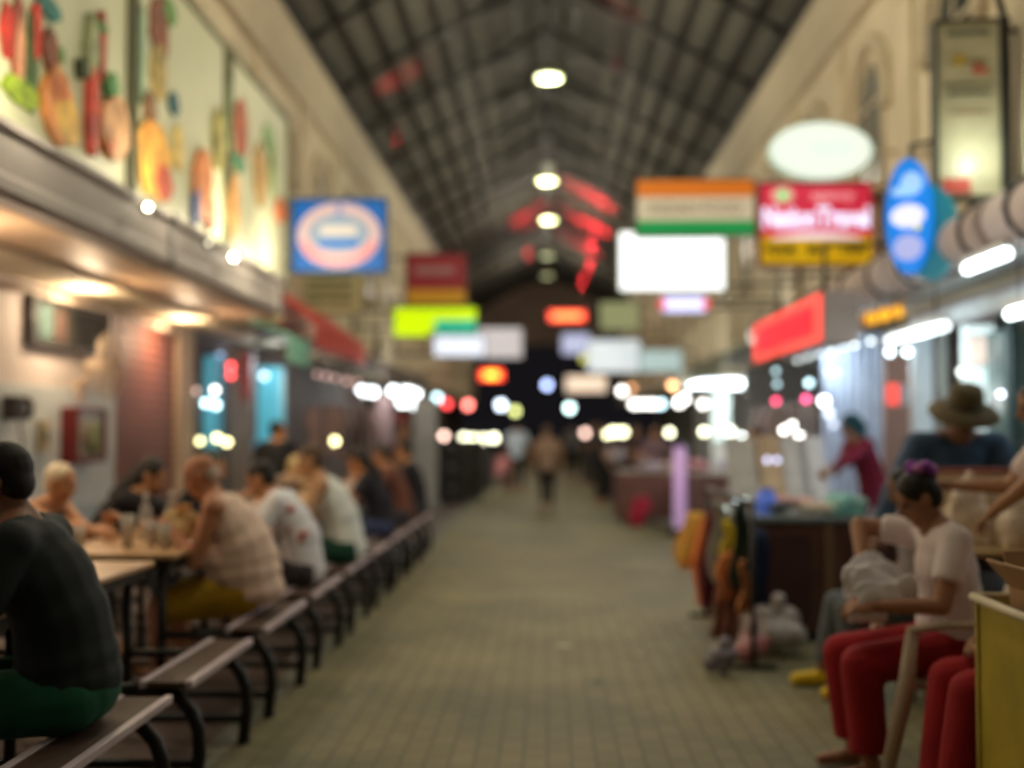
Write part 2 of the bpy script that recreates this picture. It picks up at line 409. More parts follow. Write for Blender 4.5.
def arch_pts(cx, z0, w, h, n=14):
    p = [(cx-w, z0)]
    p += [(cx - w*math.cos(PI*k/n), z0+h + w*math.sin(PI*k/n)) for k in range(n+1)]
    p += [(cx+w, z0)]; return p
for s, nm in ((-1, 'left'), (1, 'right')):
    X = 3.6*s
    g = G(); g.box(X, X+0.5*s, -4, YE, 2.6, 7.15); w = g.build('wall_%s' % nm, CREAM, kind='structure')
    def yb(k): return 13.3 + 2.75*k
    for k in range(-5, 17):
        y = yb(k); q = G()
        p = arch_pts(y, 4.05, 0.50, 0.95)
        # moulded arch surround: tube following the arch and its jambs
        pts = [(X, a, b) for a, b in p]
        q.tube(pts, 0.05, 8)
        pts = [(X-0.02*s, y-0.72*math.cos(PI*j/12), 5.0+0.72*math.sin(PI*j/12)) for j in range(-1, 14)]
        q.tube(pts, 0.085, 8)
        q.box(X-0.14*s, X, y-0.62, y+0.62, 3.95, 4.06, 0.02)
        q.build('arch_moulding', CREAM2, w)
        q = G(); q.prism(arch_pts(y, 4.06, 0.46, 0.95), 'x', X-0.012*s, X-0.004*s); q.build('window_pane', col((0.04, 0.045, 0.035), 0.25), w)
        q = G(); q.box(X-0.03*s, X-0.01*s, y-0.02, y+0.02, 4.06, 5.45); q.box(X-0.03*s, X-0.01*s, y-0.46, y+0.46, 4.98, 5.02); q.build('window_bar', CREAM2, w)
        q = G(); yy = y+1.375
        q.box(X-0.05*s, X, yy-0.22, yy+0.22, 3.05, 6.1, 0.02); q.box(X-0.08*s, X, yy-0.26, yy+0.26, 5.75, 5.9, 0.02); q.box(X-0.08*s, X, yy-0.27, yy+0.27, 3.05, 3.3, 0.02)
        q.build('pilaster', CREAM, w)
    g = G(); g.prism([(X, 6.1), (X-0.10*s, 6.14), (X-0.10*s, 6.24), (X-0.04*s, 6.34), (X-0.04*s, 6.70), (X-0.09*s, 6.80), (X-0.11*s, 6.92), (X-0.13*s, 7.0), (X, 7.0)], 'y', -4, YE)
    g.build('cornice', CREAM2, w)
    # dark gutter along the eaves
    g = G(); g.box(X-0.13*s, X+0.25*s, -4, YE, 7.0, 7.22); g.build('trim_%d' % (2 if s < 0 else 3), DARK, kind='structure')

# gabled sheet roof with purlins and trusses
def corr():
    m = wave_mat('roof_sheet', (0.082, 0.078, 0.058), (0.115, 0.105, 0.082), 3.0, 'Y', 0.8, 0.0, 0.3)
    return m
RZ, EZ = 9.3, 7.25
g = G()
for s in (-1, 1):
    g.prism([(0, RZ+0.1), (0, RZ+0.16), (3.9*s, EZ+0.06), (3.9*s, EZ)], 'y', -4, YE)
roof = g.build('ceiling', corr(), kind='structure')
npur = 8
for s in (-1, 1):
    for k in range(npur+1):
        x = 0.12 + (3.55-0.12)*k/npur; z = RZ+0.06 - (RZ-EZ)*x/3.75
        q = G(); q.box(x*s-0.03, x*s+0.03, -4, YE, z-0.10, z, 0); q.build('purlin', DARK, roof)
y = 1.0; k = 0
while y < YE:
    q = G()
    for s in (-1, 1):
        q.tube([(0, y, RZ-0.08), (3.6*s, y, EZ-0.05)], 0.05, 6)
        # lower chord bowed like a shallow arch, with web members
        pts = [(3.6*s*j/8, y, RZ-0.55 - (RZ-0.55-(EZ-0.15))*(j/8)**1.7) for j in range(9)]
        q.tube(pts, 0.038, 6)
        for j in range(8):
            xa = 3.6*s*j/8; xb = 3.6*s*(j+0.5)/8
            q.tube([(pts[j][0], y, pts[j][2]), (xb, y, RZ-0.08 - (RZ-EZ)*abs(xb)/3.6)], 0.018, 5)
            q.tube([(xb, y, RZ-0.08 - (RZ-EZ)*abs(xb)/3.6), (pts[j+1][0], y, pts[j+1][2])], 0.018, 5)
    q.build('roof_truss', DARK, roof)
    y += 2.75; k += 1
g = G(); g.tube([(0, -4, RZ-0.65), (0, YE, RZ-0.65)], 0.045, 6); g.build('ridge_conduit', DARK, roof)
# far gable end wall over the dark opening
g = G(); g.box(-4.2, 4.2, YE, YE+0.4, 5.7, 7.3); g.prism([(-4.2, 7.3), (0, 9.6), (4.2, 7.3)], 'y', YE, YE+0.4)
g.build('wall_back', mat('brown_gable', (0.22, 0.155, 0.12), 0.8, var=0.15, scale=0.6), kind='structure')

# ---- left side ground floor: white wall, shutter, pillar
WX = -4.2
whitewall = mat('pinkish_white_wall', (0.78, 0.70, 0.65), 0.7, var=0.06, scale=2)
g = G(); g.box(WX-0.3, WX, -4, 11.5, 0, 2.7); lw = g.build('wall_left_lower', whitewall, kind='structure')
g = G(); g.box(WX, WX+0.03, -4, 11.48, 0, 1.78, 0.005); g.build('painted_dado', mat('pale_blue_paint', (0.66, 0.74, 0.74), 0.6, var=0.08, scale=3), lw)
shut = wave_mat('brown_shutter_steel', (0.15, 0.045, 0.030), (0.27, 0.095, 0.065), 3.2, 'Z', 0.6, 0.0, 0.8)
g = G()
for k in range(24): g.prism([(WX-0.06, 0.02+k*0.1), (WX-0.02, 0.02+k*0.1), (WX-0.005, 0.07+k*0.1), (WX-0.02, 0.12+k*0.1), (WX-0.06, 0.12+k*0.1)], 'y', 11.5, 13.45)
d1 = g.build('door_1', shut, kind='structure')
g = G(); g.box(WX-0.2, WX+0.0, 11.5, 13.45, 2.42, 2.70, 0.02); g.build('shutter_box', shut, d1)
g = G(); g.box(WX-0.3, WX+0.04, 13.45, 14.05, 0, 2.66, 0.02); g.box(WX-0.3, WX+0.06, 13.42, 14.08, 0, 0.25, 0.02)
g.build('trim_4', mat('tan_pillar', (0.55, 0.42, 0.30), 0.7, var=0.08, scale=3), kind='structure')
# soffit and boxed fascia gutter
g = G(); g.box(WX-0.3, -3.02, -4, 13.6, 2.66, 2.74); g.build('ceiling_left', mat('tan_soffit', (0.66, 0.45, 0.28), 0.55, var=0.08, scale=2), kind='structure')
g = G()
prof = [(-2.90, 2.66), (-2.86, 2.69), (-2.86, 2.76), (-2.88, 2.79), (-2.87, 2.99), (-2.84, 3.02), (-2.84, 3.06), (-3.16, 3.10), (-3.10, 3.00), (-3.04, 2.66)]
g.prism(prof, 'y', -4, 12.95)
fa = g.build('trim_5', mat('grey_fascia', (0.30, 0.265, 0.25), 0.7, var=0.08, scale=1.5), kind='structure')
for y in (9.0, 4.6, 12.8):
    q = G(); q.prism([(a+0.012*(1 if a > -3.0 else 0), b+(0.005 if b > 3 else -0.005)) for a, b in prof], 'y', y, y+0.09); q.build('fascia_strap', col((0.07, 0.06, 0.055), 0.5), fa)
# left side beyond the pillar: deep dark shopfronts
darkw = mat('dim_shop_wall', (0.10, 0.075, 0.07), 0.7, var=0.2, scale=1.2)
g = G(); g.box(-4.6, -4.3, 14.1, YE, 0, 2.7); g.build('wall_left_far', darkw, kind='structure')
g = G(); g.box(-4.5, -3.4, 13.9, YE, 2.62, 2.72); g.build('ceiling_left_far', col((0.20, 0.15, 0.13), 0.7), kind='structure')
# right side ground floor
g = G(); g.box(5.6, 5.9, -4, YE, 0, 2.7); g.build('wall_right_lower', mat('cool_white_wall', (0.45, 0.50, 0.52), 0.6, var=0.1, scale=1), kind='structure')
g = G(); g.box(3.3, 5.9, -4, YE, 2.64, 2.74); g.build('ceiling_right', col((0.55, 0.55, 0.52), 0.7), kind='structure')
for k, y in enumerate((8.2, 15.4, 22.5, 30)):
    g = G(); g.box(3.7, 5.7, y, y+0.12, 0, 2.65); g.build('wall_shop_%d' % (k+1), mat('shop_partition_%d' % k, (0.35, 0.33, 0.33), 0.6), kind='structure')

# rolled awnings on the right
awm = mat('faded_awning', (0.56, 0.46, 0.42), 0.8, var=0.12, scale=3)
AWL = ['rolled grey-brown awning nearest the right edge, beside the tall light box', 'rolled grey-brown awning behind the blue oval sign', 'small rolled grey-brown awning behind the yellow and red sign', 'far rolled awning over the bright right stalls']
for k, (y0, y1) in enumerate(((4.4, 8.1), (8.25, 10.3), (10.6, 13.3), (13.6, 17.5))):
    t = thing('rolled_awning', AWL[k], 'awning', (3.1, (y0+y1)/2, 2.83), 0, None)
    L = (y1-y0)/2
    q = G(); q.tube([(0, -L, 0), (0, -L*0.4, -0.01), (0, L*0.4, -0.01), (0, L, 0)], 0.19, 16); q.box(0.12, 0.49, -L, L, 0.06, 0.14, 0.02); q.build('canvas_roll', awm, t)
    for yy in (-L*0.75, 0.0, L*0.75):
        q = G(); q.tube([(0.2*math.cos(j*PI/6), yy, 0.2*math.sin(j*PI/6)) for j in range(13)], 0.022, 6); q.build('tie_strap', BLACK, t)
# ------------------------------------------------------------ signs and posters; weak emission brightens unlit signs
def base_of(t):
    for c in t.children:
        if c.name.split('.')[0] == 'panel': return c
    return t
def board(name, label, cat, box, Y, m, depth=0.12, frame=None, group=None, arm=True, side=None):
    x0, y0, x1, y1 = box
    a = at(x0, y1, Y); b = at(x1, y0, Y)
    w, h = (b.x-a.x), (b.z-a.z); cx, cz = (a.x+b.x)/2, (a.z+b.z)/2
    t = thing(name, label, cat, (cx, Y, cz), 0, group)
    q = G(); q.box(-w/2, w/2, 0, depth, -h/2, h/2, 0.012); q.build('panel', m, t)
    if frame is not None:
        q = G(); e = 0.025
        for (p0, p1, r0, r1) in ((-w/2-e, w/2+e, h/2, h/2+e), (-w/2-e, w/2+e, -h/2-e, -h/2), (-w/2-e, -w/2, -h/2, h/2), (w/2, w/2+e, -h/2, h/2)):
            q.box(p0, p1, -0.015, depth+0.015, r0, r1)
        q.build('frame', frame, t)
    if arm:
        sx = side or (1 if cx > 0 else -1); q = G()
        wx = 3.6*sx - cx
        q.tube([(wx-sx*0.03, depth/2, -h/2), (wx-sx*0.03, depth/2, h/2)], 0.03, 6); q.build('wall_bracket', DARK, t)
        for zz in (h/2-0.05, -h/2+0.08):
            q = G(); q.tube([(sx*w/2*0.6, depth/2, zz), (wx, depth/2, zz)], 0.022, 6); q.build('bracket_arm', DARK, t)
    return t, w, h
def ellplate(t, name, rx, rz, cx, cz, y0, y1, m, n=36, a0=0, a1=2*PI, inner=0):
    t = t if name in ('panel', 'rim') else base_of(t)
    q = G()
    pts = [(cx+rx*math.cos(2*PI*k/n), cz+rz*math.sin(2*PI*k/n)) for k in range(n)]
    q.prism(pts, 'y', y0, y1); return q.build(name, m, t)
def strip(t, name, x0, x1, z0, z1, y0, m): 
    t = base_of(t); q = G(); q.box(x0, x1, y0, y0+0.01, z0, z1); return q.build(name, m, t)

# blue sign with a white oval
t, w, h = board('hanging_sign', 'blue rectangular hanging sign with a white and pink oval', 'sign', (293, 200, 385, 271), 14.0, em((0.0, 0.10, 0.40), 0.5), frame=col((0.02, 0.06, 0.15)))
ellplate(t, 'oval_field', w*0.455, h*0.46, 0, 0, -0.012, 0, em((0.66, 0.50, 0.56), 0.15))
ellplate(t, 'inner_oval', w*0.33, h*0.27, 0, h*0.03, -0.02, -0.010, em((0.25, 0.36, 0.55), 0.15))
strip(t, 'blue_bar', -w*0.22, w*0.22, -h*0.17, -h*0.07, -0.03, em((0.0, 0.13, 0.5), 0.5))
strip(t, 'top_notch', -w*0.02, w*0.03, h*0.28, h*0.44, -0.024, em((0.15, 0.2, 0.5), 0.4))
q = G()
for k in range(13):
    a = PI*1.12 + k*PI*0.76/12; q.box(w*0.395*math.cos(a)-0.03, w*0.395*math.cos(a)+0.03, -0.022, -0.012, h*0.37*math.sin(a)-0.05, h*0.37*math.sin(a)+0.05)
q.build('pink_letter_ring', em((0.8, 0.25, 0.32), 0.25), t)
strip(t, 'white_word', -w*0.2, w*0.2, h*0.0, h*0.14, -0.03, em((0.7, 0.66, 0.68), 0.1))

# pale green board below/behind it
t, w, h = board('hanging_sign', 'pale green lettered board hanging behind the blue oval sign', 'sign', (300, 272, 362, 312), 17.5, col((0.80, 0.82, 0.45), 0.6), frame=col((0.25, 0.25, 0.15)))
for k in range(3): strip(t, 'text_line', -w*0.4, w*0.36, h*(0.28-k*0.25)-0.04, h*(0.28-k*0.25)+0.04, -0.012, col((0.2, 0.25, 0.12), 0.6))
# dark red sign with yellow foot
t, w, h = board('hanging_sign', 'dark red sign with a yellow lower strip above the lime green sign', 'sign', (407, 254, 466, 304), 20, em((0.22, 0.015, 0.02), 0.35), frame=DARK)
strip(t, 'yellow_strip', -w*0.5, w*0.5, -h*0.5, -h*0.22, -0.014, em((0.45, 0.22, 0.01), 0.4))
strip(t, 'pale_word', -w*0.36, w*0.30, h*0.1, h*0.24, -0.014, col((0.45, 0.25, 0.25)))
# lime green neon sign
t, w, h = board('neon_sign', 'glowing lime green sign with a teal lower panel', 'sign', (394, 308, 476, 331), 22, em((0.58, 0.82, 0.0), 1.05), frame=col((0.05, 0.08, 0.03)))
strip(t, 'teal_panel', w*0.0, w*0.5, -h*0.62, -h*0.02, -0.03, em((0.02, 0.42, 0.26), 0.9))
strip(t, 'lime_drop', -w*0.5, -w*0.08, -h*0.72, -h*0.45, -0.02, em((0.60, 0.85, 0.0), 1.1))
# white lit signs behind it
board('light_box', 'white glowing light box just below the teal panel of the lime sign', 'sign', (434, 336, 484, 356), 25, em((0.75, 0.80, 0.95), 1.15), frame=DARK)
board('light_box', 'dim pinkish white light box right of the brighter white one', 'sign', (478, 328, 522, 358), 28, em((0.60, 0.55, 0.58), 0.55), frame=DARK)
# red neons on the aisle axis
t, w, h = board('neon_sign', 'red glowing neon sign with a yellow centre on the left', 'sign', (480, 370, 503, 380), 34, em((1.0, 0.06, 0.03), 3.2), frame=DARK)
strip(t, 'yellow_core', -w*0.28, w*0.28, -h*0.3, h*0.3, -0.03, em((1.0, 0.55, 0.05), 4.0))
t, w, h = board('neon_sign', 'wide red glowing neon sign under the far gable wall', 'sign', (549, 311, 585, 321), 45, em((1.0, 0.08, 0.05), 2.6), frame=DARK, side=1)
strip(t, 'orange_core', -w*0.38, w*0.38, -h*0.22, h*0.22, -0.03, em((1.0, 0.35, 0.08), 2.6))

# striped restaurant sign, right
t, w, h = board('hanging_sign', 'orange, white and green striped hanging sign', 'sign', (637, 180, 754, 235), 14.5, em((0.55, 0.50, 0.36), 0.55), frame=col((0.1, 0.1, 0.08)))  # emission stands in for front light on the board
strip(t, 'orange_band', -w*0.5, w*0.5, h*0.20, h*0.5, -0.012, em((0.70, 0.19, 0.01), 0.35))
strip(t, 'green_band', -w*0.5, w*0.5, -h*0.5, -h*0.24, -0.012, em((0.0, 0.25, 0.06), 0.7))
lettering('INDIAN FOOD', 0.20, col((0.40, 0.34, 0.25)), base_of(t), (0, -0.012, -h*0.02), sx=0.85)
# bright screen
t, w, h = board('light_box', 'very bright white rectangular light box below the striped sign', 'sign', (620, 232, 724, 290), 17, em((0.93, 0.97, 1.0), 1.7), frame=col((0.3, 0.35, 0.2)))
t, w, h = board('light_box', 'small bluish light box with red ends under the very bright white box', 'sign', (662, 296, 706, 312), 18.5, em((0.62, 0.62, 0.95), 1.1), frame=DARK)
for s in (-1, 1): strip(t, 'red_end', s*w*0.5-0.05, s*w*0.5+0.05, -h*0.3, h*0.3, -0.02, em((0.9, 0.05, 0.08), 0.7))
board('hanging_sign', 'pale olive green board right of the wide red neon', 'sign', (600, 302, 640, 330), 30, col((0.60, 0.68, 0.42), 0.6), frame=DARK)
# blurred bluish white light boxes
board('light_box', 'bluish light box at the left end of the far white row', 'sign', (562, 334, 590, 354), 36, em((0.52, 0.56, 0.85), 0.75), frame=DARK)
board('light_box', 'long pale light box in the middle of the far white row', 'sign', (588, 340, 640, 372), 32, em((0.72, 0.80, 0.86), 0.8), frame=DARK)
board('light_box', 'dim aqua light box at the right end of the far white row', 'sign', (640, 350, 682, 372), 29, em((0.45, 0.60, 0.62), 0.6), frame=DARK)
board('light_box', 'peach coloured light box low beside the round bluish lamp', 'sign', (566, 376, 606, 392), 40, em((0.95, 0.75, 0.58), 0.95), frame=DARK, side=1)
board('light_box', 'small yellow light box above the peach coloured one', 'sign', (581, 354, 590, 362), 38, em((0.85, 0.85, 0.15), 1.3), frame=DARK, side=1, arm=False)

# white oval
Y = 12.0; c = at(821.5, 150, Y); a = at(770, 150, Y); b = at(821, 122, Y); rx, rz = c.x-a.x, b.z-c.z
t = thing('oval_sign', 'white glowing oval sign with pale green lettering', 'sign', c)
ellplate(t, 'panel', rx*0.97, rz*0.97, 0, 0, 0, 0.14, em((0.80, 0.90, 0.84), 0.85))
ellplate(t, 'rim', rx*1.02, rz*1.04, 0, 0, 0.02, 0.12, em((0.45, 0.60, 0.48), 0.6))
lettering('CAFE', 0.24, em((0.62, 0.78, 0.70), 0.75), base_of(t), (0, -0.008, 0), sx=1.2)
q = G(); q.tube([(rx*0.9, 0.1, 0), (3.6-c.x, 0.14, 0.0)], 0.018); q.build('bracket_arm', CREAM2, t)

# red and yellow sign
t, w, h = board('hanging_sign', 'red and yellow hanging sign with big white words', 'sign', (761, 184, 871, 264), 12.8, em((0.62, 0.02, 0.06), 0.6), frame=col((0.2, 0.02, 0.02)))
strip(t, 'yellow_field', -w*0.5, w*0.5, -h*0.5, -h*0.16, -0.012, em((0.62, 0.38, 0.0), 0.5))
q = G(); q.prism([(-w*0.4, -h*0.19)] + [(w*0.4*(-1+j/6), -h*0.17+0.05*math.cos((j/6-1)*PI/2)) for j in range(13)] + [(w*0.4, -h*0.19)], 'y', -0.02, -0.012); q.build('swoosh', em((0.9, 0.75, 0.85), 0.8), t)
lettering('Nation', 0.30, em((0.70, 0.74, 1.0), 1.2), base_of(t), (-w*0.245, -0.014, h*0.07), bold=0.012, sx=0.68)
lettering('Travel', 0.30, em((0.70, 0.74, 1.0), 1.2), base_of(t), (w*0.25, -0.014, h*0.07), bold=0.012, sx=0.72)
lettering('agency', 0.14, em((0.85, 0.35, 0.40), 0.6), base_of(t), (w*0.15, -0.014, h*0.36), bold=0.004, sx=1.2)
ellplate(t, 'green_emblem', 0.06, 0.05, -w*0.30, h*0.36, -0.02, 0, em((0.2, 0.75, 0.25), 0.8), 16)
ellplate(t, 'emblem_field', 0.12, 0.09, -w*0.30, h*0.36, -0.012, 0, em((0.8, 0.4, 0.35), 0.6), 16)
for sx_, s_ in ((-0.33, 'TOUR'), (0.01, 'BUS'), (0.33, 'TAXI')): lettering(s_, 0.14, BLACK, base_of(t), (w*sx_, -0.016, -h*0.33), bold=0.005, sx=0.85)

# blue oval sign seen from the side, teal back
c = atx(908, 216, 2.72); 
t = thing('oval_sign', 'tall blue oval sign with white words and a teal rim beside the light box', 'sign', c, math.radians(-35))
ellplate(t, 'panel', 0.175, 0.44, 0, 0, 0, 0.05, em((0.0, 0.20, 0.75), 0.75))
q = G(); q.prism([(0.20*math.cos(2*PI*k/36)+0.14, 0.36*math.sin(2*PI*k/36)-0.13) for k in range(36)], 'y', 0.06, 0.14); q.build('teal_rim', em((0.01, 0.20, 0.27), 0.35), t)
for (zx, zz, ww, hh, cc, st) in ((0.03, 0.24, 0.08, 0.09, (0.35, 0.60, 0.95), 0.75), (-0.02, 0.19, 0.10, 0.04, (0.35, 0.60, 0.95), 0.7), (0.0, 0.0, 0.13, 0.09, (0.70, 0.72, 1.0), 0.95), (0.0, -0.24, 0.11, 0.10, (0.40, 0.45, 0.85), 0.65), (0.07, -0.09, 0.025, 0.02, (0.9, 0.8, 0.1), 0.8)):
    ellplate(t, 'white_word', ww, hh, zx, zz, -0.015, 0, em(cc, st), 20)
q = G(); q.tube([(0.0, 0.08, -0.46), (0.0, 0.08, 0.55), (0.35, 0.3, 0.62)], 0.02); q.build('mounting_pole', DARK, t)

# tall light box
t, w, h = board('light_box', 'tall narrow framed menu light box at the upper right', 'sign', (940, 22, 998, 196), 9.0, col((0.46, 0.42, 0.28), 0.35), frame=col((0.06, 0.06, 0.04)), depth=0.14)
q = G(); q.box(w/2+0.02, w/2+0.075, -0.03, 0.16, -h/2-0.02, h/2+0.02); q.tube([(w/2+0.04, 0, h/2), (w/2-0.08, 0.05, h/2+0.6)], 0.03); q.build('black_side_rail', BLACK, t)
t.rotation_euler = (0, 0, math.radians(-6))
for (zz, hh, ww, cc) in ((0.44, 0.012, 0.34, (0.1, 0.13, 0.1)), (0.27, 0.012, 0.3, (0.2, 0.2, 0.12)), (0.14, 0.01, 0.4, (0.2, 0.2, 0.12)), (0.09, 0.012, 0.34, (0.15, 0.15, 0.1)), (-0.02, 0.008, 0.3, (0.3, 0.2, 0.12))):
    strip(t, 'menu_line', -w*ww, w*ww, h*(zz-hh), h*(zz+hh), -0.012, col(cc))
strip(t, 'red_footer', -w*0.45, w*0.0, -h*0.485, -h*0.40, -0.012, col((0.45, 0.06, 0.04)))
q = G(); q.prism([(w*0.05, h*0.20), (w*0.36, h*0.20), (w*0.10, h*0.27)], 'y', -0.014, 0); q.build('red_arrow_mark', col((0.45, 0.10, 0.06)), t)
ellplate(t, 'yellow_mark', 0.05, 0.04, -w*0.15, h*0.28, -0.014, 0, col((0.45, 0.30, 0.03)), 14)
# added light without a fixture, making the glare on its lower half
light('menu_box_lamp', 'POINT', at(984, 150, 8.72), 8, (0.88, 1.0, 0.85), 0.05)

# long red light box parallel to the aisle, pale end
p0 = V((2.4, 10.5, 2.18)); L = 3.4
t = thing('light_box', 'long slanting red light box with a pale end jutting over the right side', 'sign', p0)
q = G(); q.box(0, 0.32, 0, L, 0, 0.46, 0.02); q.build('casing', col((0.30, 0.24, 0.21)), t)
q = G(); q.box(-0.02, 0.0, 0.02, L-0.02, 0.02, 0.44, 0.005); q.build('red_face', em((0.95, 0.07, 0.05), 1.35), t)
q = G(); q.box(-0.035, -0.02, 0.30, L-0.3, 0.10, 0.36, 0.01); q.build('deep_red_field', em((1.0, 0.005, 0.03), 0.9), t)
for a in (0.6, 2.8): q = G(); q.tube([(0.16, a, 0.46), (0.16, a, 0.95), (1.19, a, 0.95)], 0.022); q.build('bracket_arm', DARK, t)
# orange lit letters under the awning
t, w, h = board('hanging_sign', 'small amber glowing sign under the blue oval sign', 'sign', (862, 308, 906, 322), 11.5, em((0.55, 0.2, 0.01), 0.35), arm=False, depth=0.08)
t.rotation_euler = (0, math.radians(-14), 0)
for k in range(3): ellplate(t, 'amber_letter', 0.05, 0.06, (k-1)*w*0.3, 0, -0.02, 0, em((1.0, 0.5, 0.03), 1.3), 12)
q = G(); q.tube([(0, 0.04, h/2), (0, 0.04, 0.35)], 0.015); q.build('hanger', DARK, t)

# left: food picture panels standing on the fascia
def poster(y0, y1, z0, z1, label, pics):
    X = -3.08
    t = thing('food_poster', label, 'poster', (X, (y0+y1)/2, z0))
    q = G(); q.box(-0.05, 0, y0-(y0+y1)/2, y1-(y0+y1)/2, 0, z1-z0, 0.01); q.build('backing_panel', mat('cream_green_panel', (0.56, 0.57, 0.38), 0.5, var=0.06, scale=1), t)
    q = G(); hw = (y1-y0)/2
    for a in (-hw, hw-0.05): q.box(-0.07, 0.03, a, a+0.05, 0, z1-z0, 0.008)
    q.box(-0.07, 0.03, -hw, hw, z1-z0-0.05, z1-z0, 0.008); q.build('frame', col((0.16, 0.16, 0.09), 0.6), t)
    for (yy, zz, w_, h_, cc, kind) in pics:
        q = G(); yc = yy-(y0+y1)/2; zc = zz-z0
        if kind == 'r': q.box(0, 0.012, yc-w_/2, yc+w_/2, zc-h_/2, zc+h_/2)
        else:
            n = 18; rr = random.Random(int(yy*100+zz*37))
            pts = [(yc+w_/2*math.cos(2*PI*k/n)*(0.85+0.3*rr.random()), zc+h_/2*math.sin(2*PI*k/n)*(0.85+0.3*rr.random())) for k in range(n)]
            q.prism(pts, 'x', 0.0, 0.013+0.0025*len([c_ for c_ in t.children]))
        q.build('food_picture', col([v*0.85 for v in cc], 0.6, var=0.5, scale=6), t)
def pic(px, py, wpx, hpx, c, kind='e'):
    p = atx(px, py, -3.08); a = atx(px-wpx/2, py, -3.08); b = atx(px+wpx/2, py, -3.08); u = atx(px, py-hpx/2, -3.08); d = atx(px, py+hpx/2, -3.08)
    return (p.y, p.z, abs(b.y-a.y), abs(u.z-d.z), c, kind)
GR, OR, RD, YL, TL, BR, DG = (0.07, 0.24, 0.03), (0.80, 0.20, 0.02), (0.60, 0.03, 0.015), (0.90, 0.48, 0.08), (0.01, 0.18, 0.16), (0.24, 0.06, 0.02), (0.05, 0.07, 0.02)
yb_ = lambda px: atx(px, 100, -3.08).y
poster(4.9, yb_(129)-0.02, 3.13, 5.12, 'nearest food picture panel, with a salad glass, shrimp and a long red drink',
       [pic(6, 30, 14, 60, RD), pic(16, 40, 12, 100, (0.30, 0.06, 0.03)), pic(30, 60, 10, 100, (0.06, 0.14, 0.03)), pic(17, 55, 9, 70, (0.75, 0.35, 0.2)), pic(18, 92, 36, 28, (0.35, 0.50, 0.02)), pic(33, 30, 8, 60, RD),
        pic(46, 8, 22, 22, TL), pic(47, 50, 14, 40, BR), pic(56, 55, 6, 16, GR), pic(54, 105, 30, 72, (0.80, 0.30, 0.08)), pic(62, 122, 24, 46, YL), pic(52, 88, 18, 22, (0.7, 0.18, 0.03)),
        pic(88, 50, 12, 70, (0.35, 0.38, 0.2)), pic(97, 45, 5, 70, RD), pic(88, 110, 9, 84, (0.66, 0.07, 0.04)), pic(95, 27, 12, 10, GR), pic(77, 68, 6, 22, DG), pic(106, 85, 11, 26, (0.10, 0.30, 0.10)), pic(109, 128, 26, 64, (0.78, 0.42, 0.2)), pic(103, 145, 8, 18, (0.8, 0.2, 0.05))])
poster(yb_(133), yb_(225), 3.13, 5.12, 'middle food picture panel, with a tall glass and orange fried food',
       [pic(140, 50, 4, 100, (0.20, 0.40, 0.25)), pic(158, 30, 18, 70, BR), pic(168, 12, 12, 26, (0.10, 0.28, 0.05)), pic(157, 70, 14, 60, (0.50, 0.36, 0.10)), pic(172, 104, 9, 22, (0.02, 0.14, 0.18)), pic(148, 108, 12, 30, (0.25, 0.12, 0.05)),
        pic(152, 160, 34, 80, (0.85, 0.40, 0.06)), pic(160, 182, 18, 36, (0.55, 0.08, 0.03)), pic(146, 150, 10, 60, (0.85, 0.32, 0.05)), pic(176, 150, 8, 46, (0.85, 0.6, 0.2)), pic(200, 185, 17, 70, (0.78, 0.26, 0.07)), pic(193, 205, 5, 36, (0.05, 0.12, 0.40)), pic(207, 215, 7, 30, (0.7, 0.15, 0.05)), pic(216, 140, 9, 60, (0.50, 0.45, 0.15))])
poster(yb_(229), yb_(288), 3.13, 5.12, 'farthest and widest food picture panel, next to the blue oval sign',
       [pic(228, 120, 6, 70, (0.15, 0.28, 0.08)), pic(240, 130, 13, 64, (0.52, 0.11, 0.04)), pic(238, 163, 10, 18, (0.06, 0.28, 0.14)), pic(232, 205, 10, 66, (0.80, 0.38, 0.10)), pic(259, 175, 12, 60, (0.55, 0.32, 0.10)), pic(268, 140, 10, 26, (0.25, 0.42, 0.18)), pic(279, 210, 9, 26, (0.75, 0.20, 0.06)), pic(272, 170, 6, 50, (0.35, 0.45, 0.2))])

# left awnings beyond the gutter
def awning(label, y0, y1, x0, x1, z0, z1, c):
    t = thing('awning', label, 'awning', ((x0+x1)/2, (y0+y1)/2, z0))
    q = G(); n = 8; L = (y1-y0); cx = (x0+x1)/2; cy = (y0+y1)/2
    q.prism([(x0-cx, z1-z0), (x0-cx, z1-z0-0.03), (x1-cx, -0.03), (x1-cx, 0)], 'y', y0-cy, y1-cy); q.build('canvas_top', col(c, 0.8), t)
    q = G()
    for k in range(n): q.prism([(y0-cy+L*k/n, 0), (y0-cy+L*(k+0.15)/n, -0.32), (y0-cy+L*(k+0.85)/n, -0.32), (y0-cy+L*(k+1)/n, 0)], 'x', x1-cx, x1-cx+0.015)
    q.build('valance', col([v*0.9 for v in c], 0.8), t)
    for a in (y0-cy+0.05, y1-cy-0.05): q = G(); q.tube([(x0-cx, a, -0.2), (x1-cx, a, 0)], 0.02, 6); q.build('strut', DARK, t)
awning('faded red canvas awning on the left beyond the grey gutter', 14.6, 18.6, -3.6, -2.85, 2.75, 3.3, (0.70, 0.09, 0.07))
awning('faded green canvas awning just past the end of the gutter', 13.3, 14.5, -3.6, -2.9, 2.5, 2.78, (0.22, 0.52, 0.40))
awning('grey brown canvas awning beneath the dark red sign', 19, 26, -3.6, -2.6, 2.5, 2.95, (0.16, 0.12, 0.11))
awning('dim green and white canvas awning on the right beyond the white oval sign', 18.5, 24, 3.6, 2.7, 2.6, 3.0, (0.28, 0.30, 0.22))
